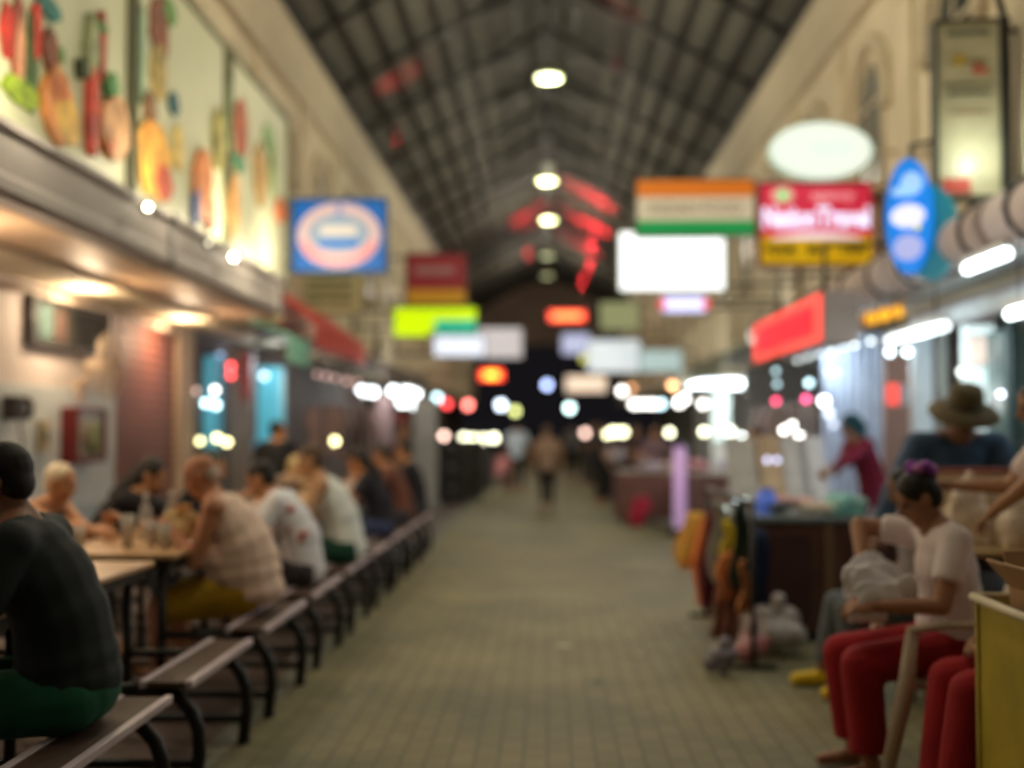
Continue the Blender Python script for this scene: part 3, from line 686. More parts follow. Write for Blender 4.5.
# ------------------------------------------------------------ picnic tables with benches
def make_picnic():
    t = thing('picnic_table', 'x', 'table', (-2.18, 5.1, 0))
    hl = 0.475
    q = G(); q.box(-0.35, 0.35, -hl, hl, 0.785, 0.81, 0.006); q.build('table_top', mat('lit_wood_top', (0.55, 0.33, 0.16), 0.28, c2=(0.68, 0.44, 0.22), scale=5), t)
    q = G(); q.box(-0.32, 0.32, -hl+0.02, hl-0.02, 0.735, 0.785); q.build('apron', BLACK, t)
    for s in (-1, 1):
        xi, xo = 0.62*s, 0.80*s
        q = G(); q.box(xi, xo, -hl, hl, 0.425, 0.448, 0.004); sb = q.build('seat_board', mat('bench_wood', (0.055, 0.03, 0.02), 0.6, c2=(0.10, 0.05, 0.03), scale=6), t)
        for a, b in ((xi-0.014*s, xi+0.014*s), (xo-0.014*s, xo+0.014*s)):
            q = G(); q.box(min(a, b), max(a, b), -hl-0.005, hl+0.005, 0.425, 0.454, 0.004); q.build('edge_strip', col((0.62, 0.52, 0.58), 0.4), sb)
    for y in (-hl+0.10, hl-0.10):
        q = G()
        for s in (-1, 1):
            pts = [(0.80*s, y, 0.02), (0.815*s, y, 0.15), (0.81*s, y, 0.24), (0.785*s, y, 0.31), (0.73*s, y, 0.37), (0.66*s, y, 0.40), (0.56*s, y, 0.405)]
            q.tube(pts, 0.027, 10); q.tube([(0.80*s, y, 0.0), (0.80*s, y, 0.02)], 0.03, 10)
            q.tube([(0.26*s, y, 0.1), (0.26*s, y, 0.74)], 0.023, 8)
            q.tube([(0.56*s, y, 0.405), (0.26*s, y, 0.40)], 0.02, 8)
        q.tube([(-0.8, y, 0.11), (0.8, y, 0.11)], 0.020, 8)
        q.build('frame', BLACK, t)
    return t
PT = make_picnic()
ylist = [3.905, 5.10, 6.34, 7.56, 8.78, 10.0, 11.22, 12.44, 13.66]
PLAB = ['nearest picnic table with benches, the one the man in green shorts sits at', 'second picnic table, empty wooden bench with metal edges behind the man in green shorts',
        'picnic table with glasses and bottles where the bald man in a cream tank top eats', 'picnic table where the man in the red-spotted white shirt sits',
        'picnic table where the man in the white tank top sits', 'picnic table just beyond the man in the white tank top', 'picnic table by the dark-haired diner in black with an orange-brown arm',
        'second farthest picnic table in the row', 'farthest picnic table at the end of the left row']
for i, y in enumerate(ylist):
    o = PT if i == 0 else copy_tree(PT)
    o.location = (-2.18, y, 0); tag(o, PLAB[i], 'table', 'picnic tables along the left side')

# things on the tables
TT = 0.81
glassm = col((0.75, 0.72, 0.66), 0.1, alpha=0.55)
def tumbler(x, y, label, h=0.14, m=None, liquid=(0.7, 0.35, 0.2)):
    t = thing('drinking_glass', label, 'glass', (x, y, TT), 0, 'drinks on the left tables')
    q = G(); q.lathe([(0, 0), (0.028, 0), (0.036, h), (0.033, h), (0.026, 0.008), (0, 0.008)]); q.build('glass_wall', m or glassm, t)
    q = G(); q.lathe([(0, 0.01), (0.025, 0.01), (0.030, h*0.7), (0, h*0.7)]); q.build('drink', col(liquid, 0.2), t); return t
def bottle(x, y, label, c, h=0.26):
    t = thing('bottle', label, 'bottle', (x, y, TT), 0, 'drinks on the left tables')
    q = G(); q.lathe([(0, 0), (0.034, 0), (0.035, h*0.55), (0.03, h*0.68), (0.013, h*0.8), (0.012, h*0.95), (0, h*0.95)]); q.build('bottle_body', col(c, 0.12, alpha=0.6), t)
    q = G(); q.lathe([(0, h*0.93), (0.015, h*0.93), (0.015, h), (0, h)]); q.build('cap', WHITE, t)
    q = G(); q.lathe([(0.0355, h*0.2), (0.036, h*0.2), (0.036, h*0.45), (0.0355, h*0.45)]); q.build('bottle_label', col((0.6, 0.45, 0.35)), t); return t
tumbler(-2.42, 6.15, 'short glass on the left part of the table by the white-haired man', 0.11)
tumbler(-2.18, 6.2, 'tall glass of pink drink on the table of the bald man', 0.17, None, (0.75, 0.35, 0.2))
tumbler(-2.10, 6.35, 'second glass right beside the tall pink drink', 0.12)
bottle(-2.22, 6.6, 'clear bottle at the back of the bald man\'s table', (0.6, 0.6, 0.58))
bottle(-2.03, 6.45, 'water bottle near the bald man\'s forearms', (0.62, 0.6, 0.55), 0.28)
tumbler(-1.97, 6.15, 'glass with ice close to the bald man\'s hands', 0.13, None, (0.7, 0.65, 0.6))
t = thing('food_bag', 'pale yellow paper bag of food in the bald man\'s hands', 'bag', (-1.95, 6.35, 0.90))
rr = random.Random(5); q = G()
for k in range(7): q.ell((rr.uniform(-.04, .04), rr.uniform(-.05, .05), rr.uniform(-0.04, .05)), (0.06, 0.05, 0.05))
remesh(q, 'paper_wrap', col((0.65, 0.48, 0.24), 0.7), t, 0.01, 1)
q = G()
for k in range(5): q.cap((rr.uniform(-.03, .03), rr.uniform(-.03, .03), 0.05), (rr.uniform(-.04, .04), rr.uniform(-.04, .04), 0.12), 0.012, 0.01)
q.build('food_sticks', col((0.7, 0.38, 0.12)), t)
t = thing('food_plate', 'plate of yellow food on the table of the man in the white tank top', 'plate', (-1.95, 8.7, TT))
q = G(); q.lathe([(0, 0), (0.07, 0.0), (0.12, 0.02), (0.12, 0.025), (0.07, 0.008), (0, 0.008)]); q.build('plate', WHITE, t)
q = G()
for k in range(9): q.ell((rr.uniform(-.06, .06), rr.uniform(-.06, .06), 0.03), (0.035, 0.03, 0.03))
q.build('food', col((0.75, 0.5, 0.15)), t)

# ------------------------------------------------------------ left wall things
def wallbox(name, label, cat, px, X, d, m, frame=None):
    a = atx(px[0], px[3], X); b = atx(px[2], px[3], X); z1 = atx((px[0]+px[2])/2, (px[1]), X).z; z0 = atx((px[0]+px[2])/2, px[3], X).z
    hw = (b.y-a.y)/2; t = thing(name, label, cat, (X, (a.y+b.y)/2, z0)); h = z1-z0
    q = G(); q.box(0, d, -hw, hw, 0, h, 0.01); q.build('panel', m, t)
    if frame:
        q = G(); e = 0.05
        q.box(0, d+0.03, -hw-e, -hw, -e, h+e, .005); q.box(0, d+0.03, hw, hw+e, -e, h+e, .005); q.box(0, d+0.03, -hw, hw, -e, 0, .005); q.box(0, d+0.03, -hw, hw, h, h+e, .005)
        q.build('frame', frame, t)
    return t, hw, h
t, hw, h = wallbox('menu_board', 'dark framed board high on the white wall above the fire hose cabinet', 'board', (27, 308, 101, 346), WX, 0.04, col((0.045, 0.05, 0.04), 0.8), col((0.03, 0.025, 0.025)))
for k, (a, b, cc) in enumerate(((-0.9, -0.55, (0.06, 0.11, 0.10)), (-0.45, -0.1, (0.08, 0.05, 0.04)), (0.1, 0.5, (0.02, 0.02, 0.02)), (0.6, 0.9, (0.03, 0.03, 0.025)))):
    q = G(); q.box(0.04, 0.05, hw*a, hw*b, h*0.08, h*0.92); q.build('pasted_picture', col(cc, 0.85, var=0.4, scale=8), t)
t, hw, h = wallbox('fire_hose_cabinet', 'red framed cabinet with a glass front on the white wall', 'cabinet', (62, 413, 89, 457), WX+0.03, 0.12, col((0.42, 0.42, 0.34), 0.3), col((0.15, 0.015, 0.015), 0.4))
q = G(); q.cap((0.16, 0.02, h*0.2), (0.16, 0.02, h*0.62), 0.06, 0.06); q.build('extinguisher', col((0.18, 0.22, 0.12)), t)
q = G(); q.tube([(0.14, -hw*0.5, h*0.2), (0.16, -hw*0.5, h*0.8)], 0.02); q.build('hose', col((0.3, 0.25, 0.2)), t)
t, hw, h = wallbox('switch_box', 'small cream switch box on the white wall left of the red cabinet', 'switch', (36, 420, 44, 452), WX+0.03, 0.05, col((0.55, 0.48, 0.30)), None)
q = G(); q.box(0.05, 0.06, -0.03, 0.03, h*0.3, h*0.7, 0.004); q.build('switch_lever', DARK, t)
t, hw, h = wallbox('wall_telephone', 'dark telephone-like box at the left edge of the wall', 'telephone', (1, 396, 11, 420), WX+0.03, 0.12, DARK, None)
q = G(); q.tube([(0.15, 0, h*0.1), (0.19, 0, h*0.3), (0.19, 0, h*0.7), (0.15, 0, h*0.9)], 0.03); q.build('handset', BLACK, t); q = G(); q.tube([(0.1, 0, 0), (0.12, 0.03, -0.2), (0.08, 0, -0.35)], 0.01); q.build('cord', BLACK, t)
t, hw, h = wallbox('wall_poster', 'pale blue poster low on the white wall beside the white-haired man', 'poster', (70, 500, 108, 545), WX+0.03, 0.01, col((0.50, 0.56, 0.58)), None)
for k in range(3):
    q = G(); q.box(0.01, 0.014, -hw*0.8, hw*0.8, h*(0.2+k*0.25), h*(0.28+k*0.25)); q.build('blue_wave_band', col((0.15, 0.28, 0.36)), t)
# wall fan
p = atx(104, 366, WX+0.25); t = thing('wall_fan', 'cream wall fan beside the top of the brown shutter', 'fan', p, 0)
q = G()
for r_ in (0.30, 0.24, 0.17, 0.1): q.tube([(0.05, r_*math.cos(2*PI*j/20), r_*math.sin(2*PI*j/20)) for j in range(21)], 0.007, 5)
for j in range(20): q.tube([(0.08, 0.05*math.cos(j*PI/10), 0.05*math.sin(j*PI/10)), (0.05, 0.3*math.cos(j*PI/10), 0.3*math.sin(j*PI/10))], 0.004, 4)
q.build('guard', col((0.62, 0.50, 0.38)), t)
for j in range(3):
    a = j*2*PI/3; q = G(); q.ell((0.0, 0.13*math.cos(a), 0.13*math.sin(a)), (0.012, 0.13, 0.075), Matrix.Rotation(a, 3, 'X')); q.build('blade', col((0.65, 0.55, 0.42)), t)
q = G(); q.cap((-0.12, 0, 0), (0.02, 0, 0), 0.07, 0.05); q.tube([(-0.10, 0, 0), (-0.16, 0, -0.12), (-0.24, 0, -0.22)], 0.03); q.build('motor', col((0.6, 0.48, 0.36)), t)
q = G(); q.box(-0.25, -0.2, -0.06, 0.06, -0.32, -0.12, .01); q.build('wall_mount', col((0.6, 0.48, 0.36)), t)
p = atx(58, 338+55, WX+0.05)
# curved ducts / pipes along the upper right of the left shop
q = G(); q.tube([(WX+0.1, 8.0, 2.45), (WX+0.12, 9.2, 2.52), (WX+0.1, 11.6, 2.55), (WX+0.1, 13.3, 2.5)], 0.03); tag(q.build('wall_pipe', col((0.5, 0.4, 0.3))), 'thin pipe running along the top of the white wall under the soffit', 'pipe')

# ------------------------------------------------------------ lamps
def bulb(px, py, Y, rp, c, s, label, group=None, name='light_bulb', drop=0.25, X=None, elong=1.0):
    p = at(px, py, Y) if X is None else atx(px, py, X)
    r_ = rp*p.y/FPX
    t = thing(name, label, 'lamp', p, 0, group)
    q = G(); q.ell((0, 0, 0), (r_*elong, r_, r_), None, 14); q.build('globe', em(c, s), t)
    q = G(); q.lathe([(0, r_*0.9), (r_*0.45, r_*0.9), (r_*0.4, r_*1.5), (0, r_*1.5)], n=10); q.build('socket', DARK, t)
    if drop: q = G(); q.tube([(0, 0, r_*1.4), (0, 0, r_*1.4+drop)], 0.006, 5); q.build('cord', BLACK, t)
    return t
def tube_lamp(p, L, label, c, s, group=None, dirv='y', r=0.02, body=True):
    t = thing('fluorescent_lamp', label, 'lamp', p, 0, group)
    q = G(); e = (lambda v, z: (0, v, z)) if dirv == 'y' else (lambda v, z: (v, 0, z))
    q.tube([e(-L/2, 0), e(L/2, 0)], r, 10); q.build('tube', em(c, s), t)
    q = G()
    if dirv == 'y': q.box(-0.03, 0.03, -L/2-0.03, L/2+0.03, r, r+0.05, 0.005)
    else: q.box(-L/2-0.03, L/2+0.03, -0.03, 0.03, r, r+0.05, 0.005)
    q.build('batten', WHITE, t)
    for v in (-L*0.35, L*0.35):
        w_ = G(); w_.tube([e(v, r+0.04), e(v, r+0.04+(0.42 if p[2] < 2.4 else 0.06))], 0.006, 5); w_.build('hanger', DARK, t)
    return t
# roof pendants down the middle
YW = (0.90, 1.0, 0.55)
PL = ['nearest and largest roof pendant lamp in the line under the ridge', 'second visible roof pendant lamp under the ridge', 'third visible roof pendant lamp under the ridge', 'fourth and fainter roof pendant lamp', 'fifth and faintest roof pendant lamp, lowest in the line']
for k, (px, py, Y, s) in enumerate(((549, 78, 18.8, 3.2), (547, 181, 26.4, 2.6), (548, 220, 31.5, 2.2), (547, 256, 38, 1.6), (547, 276, 43, 0.9))):
    p = at(px, py, Y); t = thing('pendant_lamp', PL[k], 'lamp', p, 0)
    q = G(); q.lathe([(0, -0.02), (0.19, -0.02), (0.2, 0.02), (0.12, 0.07), (0, 0.08)], n=20); q.build('diffuser', em(YW, s), t)
    q = G(); q.lathe([(0.21, 0.0), (0.22, 0.01), (0.12, 0.16), (0.05, 0.24), (0, 0.24), (0, 0.22), (0.10, 0.14)], n=20); q.build('shade', col((0.2, 0.22, 0.12)), t)
    q = G(); q.tube([(0, 0, 0.2), (0, 0, RZ-0.65-p.z)], 0.012, 6); q.build('stem', DARK, t)
    if k < 3: light('pendant_glow', 'POINT', p + V((0, 0, -0.25)), 190, (1.0, 0.93, 0.70), 0.2)
for y in (38.5, 50.0): light('pendant_glow', 'POINT', (0, y, 7.2), 330, (1.0, 0.90, 0.72), 0.2)  # added to brighten the far facades and gable wall
for y in (12.2, 8.2, 4.5, -2.5):   # row goes on overhead, above the frame; its second light added to brighten diners
    light('pendant_glow', 'POINT', (0, y, 6.9), {12.2: 230, 8.2: 190, 4.5: 120, -2.5: 50}[y], (1.0, 0.91, 0.68), 0.2)
p = at(548, 168, 25.0); t = thing('pendant_lamp', 'small unlit round lamp just above the second roof pendant', 'lamp', p)
q = G(); q.ell((0, 0, 0), (0.12, 0.12, 0.1)); q.build('globe', em((0.5, 0.5, 0.35), 0.6), t); q = G(); q.tube([(0, 0, 0.1), (0, 0, RZ-0.65-p.z)], 0.01, 5); q.build('stem', DARK, t)  # globe emits a weak glow
# bulbs on the fascia lighting the posters
FL = ['small round bulb on the gutter edge below the middle food panel', 'small round bulb on the gutter edge near the end of the food panels', 'half hidden faint bulb on the gutter edge between two brighter bulbs']
for k, (px, py, s, rr_) in enumerate(((148, 207, 30, 3.0), (234, 257, 30, 3.0), (209, 243, 3, 2.0))):
    p = atx(px, py, -2.79); t = thing('light_bulb', FL[k], 'lamp', p)
    q = G(); q.ell((0, 0, 0), (rr_*p.y/FPX,)*3); q.build('globe', em((1, 0.93, 0.68), s), t)
    q = G(); q.tube([(0, 0, -0.02), (-0.02, 0, -0.05), (-0.055, 0, 3.0-p.z)], 0.012, 6); q.build('holder', DARK, t)
for y in (6.4, 8.9, 11.2, 13.0): light('poster_lamp', 'POINT', (-2.62, y, 3.32), 24 if y < 11 else 42, (1.0, 0.88, 0.62), 0.04)
# warm lamps under the soffit
SL = ['warm glowing strip lamp under the soffit, nearer one', 'warm glowing strip lamp under the soffit by the brown shutter']
for k, (y, L) in enumerate(((9.9, 0.7), (12.6, 0.6))):
    t = thing('ceiling_light', SL[k], 'lamp', (-3.75, y, 2.655)); q = G(); q.box(-0.06, 0.06, -L/2, L/2, -0.05, 0.0, 0.01); q.build('diffuser', em((1.0, 0.80, 0.52), 5), t)
    q = G(); q.box(-0.09, 0.09, -L/2-0.03, L/2+0.03, -0.012, 0.003); q.build('fitting', WHITE, t)
    light('soffit_lamp', 'POINT', (-3.85, y, 2.42), 34, (1.0, 0.74, 0.48), 0.1)
light('soffit_lamp', 'POINT', (-3.6, 6.8, 2.4), 50, (1.0, 0.78, 0.55), 0.1)
light('soffit_lamp', 'POINT', (-3.4, 3.5, 2.4), 8, (1.0, 0.80, 0.6), 0.1)

# left-hand bulbs and far lights
WHT = (1, 0.97, 0.9); YLW = (1.0, 0.92, 0.45); CY = (0.62, 0.92, 1.0); PK = (1.0, 0.66, 0.55); BL = (0.48, 0.6, 1.0); RDc = (1.0, 0.08, 0.08)
B = [
 (335, 441, 14.5, 3.6, YLW, 8, 'single round yellow lamp above the man in the white tank top'),
 (200, 441, 14.2, 3.0, YLW, 7, 'small yellow lamp at head height left of its brighter neighbour, by the pillar'),
 (217, 438, 14.2, 3.4, YLW, 8, 'bright yellow lamp above the bald man, left of the pair'),
 (227, 442, 14.6, 3.4, YLW, 8, 'yellow lamp above the bald man, right of the pair'),
 (220, 356, 15.5, 3.2, (0.35, 0.5, 0.8), 2.2, 'small dim blue lamp at the top of the blue shop display'),
 (231, 366, 15.0, 3.0, RDc, 8, 'upper red lamp beside the blue shop display'),
 (231, 375, 15.0, 3.0, RDc, 8, 'lower red lamp beside the blue shop display'),
 (215, 390, 14.6, 3.2, WHT, 8, 'white lamp on top of the cluster in the blue display'),
 (206, 403, 14.6, 3.5, CY, 8, 'bluish lamp low left in the cluster of the blue display'),
 (216, 405, 14.7, 3.5, CY, 8, 'bluish lamp low right in the cluster of the blue display'),
 (196, 391, 14.4, 3.0, PK, 1.8, 'dim pink lamp at the left of the display cluster'),
 (264, 376, 16.5, 3.5, (0.6, 0.75, 0.85), 4, 'pale round lamp on the second aqua display'),
 (437, 398, 27, 3.5, CY, 8, 'pale blue round lamp right of the bright white cluster on the left'),
 (447, 404, 30, 3.5, RDc, 6, 'dim red lamp left of the bright red round lamp'),
 (468, 405, 30, 4.0, (1.0, 0.22, 0.18), 8, 'bright red and pink round lamp on the left side'),
 (501, 405, 36, 4.2, (0.7, 0.82, 1.0), 8, 'bluish white round lamp near the aisle axis'),
 (515, 411, 36, 3.8, (0.8, 0.85, 0.3), 4.5, 'olive yellow round lamp touching the bluish white one'),
 (444, 436, 26, 3.2, PK, 7, 'pinkish round lamp above the dark crates'),
 (464, 438, 27, 3.6, (1, 0.98, 0.7), 8, 'leftmost lamp of the bright yellow-white bar above the crates'),
 (473, 439, 27, 3.6, (1, 0.98, 0.7), 8, 'second lamp of the bright yellow-white bar above the crates'),
 (483, 439, 27, 3.6, (1, 0.98, 0.7), 8, 'third lamp of the bright yellow-white bar above the crates'),
 (494, 438, 27, 3.6, (1, 0.98, 0.7), 8, 'rightmost lamp of the bright yellow-white bar above the crates'),
 (547, 385, 48, 3.6, BL, 7, 'round bluish lamp in the dark opening below the wide red neon'),
 (569.5, 408, 45, 3.8, (0.72, 1.0, 0.95), 8, 'round aqua white lamp in the dark opening'),
 (585, 433, 40, 3.2, PK, 6, 'upper pink lamp behind the walker'),
 (590, 438, 38, 3.2, PK, 4.5, 'lower pink lamp behind the walker'),
 (606, 434, 34, 3.6, (1, 0.97, 0.6), 8, 'left lamp of the short yellow-white bar right of the pink lamps'),
 (614, 432, 34, 3.8, (1, 0.97, 0.6), 8, 'middle lamp of the short yellow-white bar'),
 (623, 432, 34, 3.8, (1, 0.97, 0.6), 8, 'right lamp of the short yellow-white bar'),
 (669.5, 432.5, 22, 3.3, (1, 1.0, 0.68), 8, 'round lemon lamp above the lavender post'),
 (704, 431.5, 19, 3.4, (1, 1.0, 0.68), 8, 'round lemon lamp right of the lavender post'),
 (730, 431, 16.5, 3.6, (1, 1.0, 0.78), 8, 'left lamp of the touching pair over the pale stall goods'),
 (741, 437, 16, 3.6, (0.9, 1.0, 0.95), 8, 'right lamp of the touching pair over the pale stall goods'),
 (622, 391, 30, 3.6, WHT, 8, 'round white lamp left of the short bright row'),
 (632, 388, 31, 3.0, (1.0, 0.45, 0.2), 3, 'small orange lamp peeking from behind the round white lamp'),
 (634, 404, 28, 3.6, WHT, 8, 'first lamp of the short bright row'), (643, 404, 28, 3.6, WHT, 8, 'second lamp of the short bright row'), (652, 404, 28, 3.6, WHT, 8, 'third lamp of the short bright row'), (661, 404, 28, 3.4, CY, 8, 'last and bluest lamp of the short bright row'),
 (679, 403, 24, 3.6, WHT, 8, 'lamp of the white pair, left one'), (685, 399, 24, 3.4, WHT, 8, 'lamp of the white pair, upper right one'), (703, 404, 22, 3.6, WHT, 8, 'single round white lamp right of the white pair'),
 (672, 385, 24, 3.4, (1.0, 0.5, 0.22), 5, 'orange lamp at the left end of the wide white lights'),
 (713, 403, 21, 3.0, BL, 2.2, 'dim blue lamp right of the single white lamp'),
 # right hand cluster
 (776, 371, 12.5, 2.6, CY, 2.2, 'dim outlined lamp above the right cluster, upper left'), (777, 384, 12.5, 2.6, CY, 2.2, 'dim outlined lamp above the right cluster, lower left'), (776, 401, 12.6, 3.0, (1.0, 0.08, 0.2), 5, 'crimson round lamp left of the right cluster'),
 (809, 383, 12.6, 3.2, CY, 5, 'pale blue round lamp at the top of the right cluster'), (806, 399, 12.8, 3.3, (1.0, 0.12, 0.3), 5, 'pink lamp against the big white glow'),
 (836, 371, 12, 3.4, (0.7, 0.8, 0.75), 2.2, 'pale grey lamp near the bluish curtain'), (828, 371, 12, 3.4, (0.7, 0.8, 0.75), 2.2, 'pale grey lamp left of its twin near the bluish curtain'),
 (824, 401, 12.4, 4.6, (0.95, 0.96, 1.0), 8, 'big white glowing lamp in the right cluster'), (829, 413, 12.2, 4.2, (0.75, 0.85, 1.0), 3, 'bluish white lamp below the big white one'), (834, 424, 12.2, 3.4, (0.7, 0.8, 1.0), 2, 'lowest bluish lamp of the big glow'),
 (784, 430, 12.0, 3.4, WHT, 8, 'white lamp at the left of the small heap of lights'), (792, 425, 12.0, 3.2, WHT, 8, 'white lamp at the top of the small heap of lights'), (799, 436, 11.8, 3.6, WHT, 8, 'white lamp in the middle of the small heap of lights'),
 (791, 446, 11.8, 3.3, (1.0, 0.06, 0.06), 8, 'red lamp in the small heap of lights'), (806, 447, 11.8, 3.0, (0.9, 0.95, 1.0), 8, 'white lamp at the lower middle of the small heap of lights'), (813, 451, 11.8, 3.0, (0.9, 0.95, 1.0), 8, 'white lamp at the right of the small heap of lights'),
 (767, 460, 10.5, 2.6, (0.65, 0.68, 1.0), 3, 'dim lilac lamp on the counter display, left one'), (777, 460, 10.5, 2.6, (0.65, 0.68, 1.0), 3, 'dim lilac lamp on the counter display, right one'),
 (1001, 394, 9.0, 2.8, (0.75, 0.85, 1.0), 8, 'small round lamp beside the brim of the hat'), (897, 380, 12.0, 2.6, (1.0, 0.12, 0.08), 3, 'small red lamp on the brown panel'),
 (962, 372, 10.2, 4.0, (0.95, 1.0, 0.9), 4, 'soft white lamp above the hat'),
]
for (px, py, Y, rp, c, s, lab) in B: bulb(px, py, Y, rp, c, s, lab)
# strings and rows
for k, (px, py) in enumerate(((317, 374), (326, 376), (335, 378), (347, 381), (357, 382))):
    bulb(px, py, 17+k*0.9, 2.0, (0.75, 0.45, 0.38), (2.4 if k % 2 == 0 else 3.2), 'dim pinkish bulb in the string on the left above the dark shop', 'dim pinkish bulb string on the left')
for k, (px, py, Y) in enumerate(((797, 358.5, 14.2), (808, 356, 13.6), (819, 352, 13.0), (831, 350, 12.4), (843, 346, 12.0), (854, 344, 11.6), (871, 341, 11.1))):
    bulb(px, py, Y, 3.0, (0.9, 1.0, 1.0), 4.5 if k < 6 else 3, 'round white bulb in the row beneath the red light box', 'row of white bulbs beneath the red light box')
for k, (px, py) in enumerate(((890, 352), (907, 352))): bulb(px, py, 11, 3.6, (0.7, 0.9, 0.95), 9, ['left', 'right'][k] + ' round bulb of the two hanging below the long white tube', None)
# tubes
CW = (0.85, 0.97, 1.0)
tube_lamp(V((3.0, 9.85, 2.2)), 1.5, 'long white tube lamp above the hat man, left of the amber sign\'s right end', CW, 3.5, None, r=0.035)
tube_lamp(V((3.0, 8.25, 2.57)), 0.75, 'short white tube lamp just under the nearest rolled awning', CW, 7, None, r=0.035)
tube_lamp(V((3.0, 7.3, 2.17)), 1.1, 'white tube lamp at the right edge of the picture', CW, 7, None, r=0.035)
for k, Y in enumerate((18.4, 20.2, 22.2, 24.4)): tube_lamp(at(732-k*12, 384, Y), 0.32, 'short white tube lamp in the bright row right of the orange lamp', CW, 8, 'bright tube lamps over the middle right stalls', 'x', r=0.06)
for k, (px, py, Y) in enumerate(((362, 391, 22), (373, 392, 23), (393, 391, 25), (406, 389, 26), (416, 392, 27), (402, 402, 25), (414, 404, 26))):
    bulb(px, py, Y, 4.4, (0.92, 1.0, 1.0), 8, 'white lamp in the bright cluster on the left side of the aisle', 'bright white lamp cluster on the left', drop=0.3)
for k, (px, y0, y1) in enumerate(((722, 385, 440), )):
    a = at(px, y1, 19); b = at(px, y0, 19); t = thing('glowing_display', 'tall whitish glowing panel behind the touching pair of lamps', 'light panel', (a.x, 19, a.z)); q = G(); q.box(-0.13, 0.13, 0, 0.1, 0, b.z-a.z, 0.01); q.build('diffuser', em((0.75, 0.92, 0.90), 1.0), t)
    q = G(); q.box(-0.15, 0.15, 0.1, 0.14, -a.z+0.005, b.z-a.z+0.02); q.build('casing', WHITE, t)
# lavender lit post
p = at(680, 530, 16.3); z1 = at(680, 446, 16.3).z
t = thing('light_post', 'lavender glowing post standing at the edge of the aisle', 'lamp', (p.x, 16.3, 0)); q = G(); q.tube([(0, 0, 0.10), (0, 0, z1)], 0.085, 14); q.build('glowing_tube', em((0.60, 0.38, 0.68), 0.55), t)
q = G(); q.lathe([(0, 0), (0.16, 0), (0.15, 0.1), (0, 0.1)]); q.build('base', DARK, t); q = G(); q.lathe([(0, z1), (0.11, z1), (0.09, z1+0.05), (0, z1+0.05)]); q.build('cap', DARK, t)

# red up-lights in small cans, added to tint the roof sheets red
RLAB = ['red up-light under the right roof slope, nearest of the three making the big red glow', 'middle red up-light of the big red glow on the right roof slope', 'red up-light left of the ridge between the pendant lamps', 'small red up-light near the left eaves', 'faint red up-light high on the right roof slope', 'farthest red up-light under the right roof slope']
for i, (x, y, z, pw, sp) in enumerate(((1.4, 37, 6.8, 2600, 66), (1.5, 41.5, 6.8, 3200, 66), (-0.65, 42, 7.2, 1900, 56), (-2.75, 21.8, 6.4, 150, 50), (1.2, 20.5, 7.4, 45, 60), (1.4, 46.5, 6.8, 2600, 66))):
    rz = RZ-0.15-(RZ-EZ)*abs(x)/3.6
    light('red_roof_lamp', 'SPOT', (x, y, z+0.10), pw, (1.0, 0.03, 0.05), 0.06, rot=(PI, 0, 0), spot=math.radians(sp), blend=0.8)
    t = thing('red_lamp', RLAB[i], 'lamp', (x, y, z))
    q = G(); q.lathe([(0, -0.1), (0.06, -0.1), (0.09, 0.05), (0.082, 0.05), (0.055, -0.08), (0, -0.08)]); q.build('can', DARK, t)
    q = G(); q.lathe([(0, 0.0), (0.06, 0.0), (0.06, 0.02), (0, 0.03)]); q.build('lens', em((1, 0.03, 0.03), 1.0), t)
    q = G()
    q.tube([(-0.085, 0, 0.04), (-0.085, 0, 0.25), (0, 0, 0.32), (0.085, 0, 0.25), (0.085, 0, 0.04)], 0.008, 5); q.tube([(0, 0, 0.32), (0, 0, rz-z)], 0.01, 5); q.build('bracket', DARK, t)
# ------------------------------------------------------------ right side: near things
# yellow bin with cardboard
t = thing('yellow_bin', 'yellow box bin with a pale rim and cardboard inside, at the lower right corner', 'bin', (1.82, 3.72, 0))
ym = mat('worn_yellow_panel', (0.42, 0.33, 0.02), 0.5, var=0.2, scale=4)
q = G(); x0, x1, y0, y1 = -0.33, 0.33, -0.52, 0.52
q.box(x0, x0+0.03, y0, y1, 0.03, 0.83, .004); q.box(x1-0.03, x1, y0, y1, 0.03, 0.83, .004); q.box(x0, x1, y0, y0+0.03, 0.03, 0.83, .004); q.box(x0, x1, y1-0.03, y1, 0.03, 0.83, .004); q.box(x0, x1, y0, y1, 0.02, 0.06)
q.build('bin_body', ym, t)
q = G(); q.tube([(x0-0.01, y0, 0.84), (x0-0.01, y1, 0.84), (x1, y1, 0.84), (x1, y0, 0.84), (x0-0.01, y0, 0.84)], 0.017, 8); q.build('rim', col((0.62, 0.52, 0.34), 0.5), t)
q = G()
for a in (x0-0.008, x1-0.02):
    for b in (y0, y1-0.03): q.box(a, a+0.03, b, b+0.03, 0, 0.84, .004)
q.build('corner_post', col((0.40, 0.30, 0.05)), t)
q = G(); q.box(x0-0.006, x0, -0.35, -0.1, 0.22, 0.34, 0.002); q.build('stuck_label', col((0.45, 0.18, 0.14)), t)
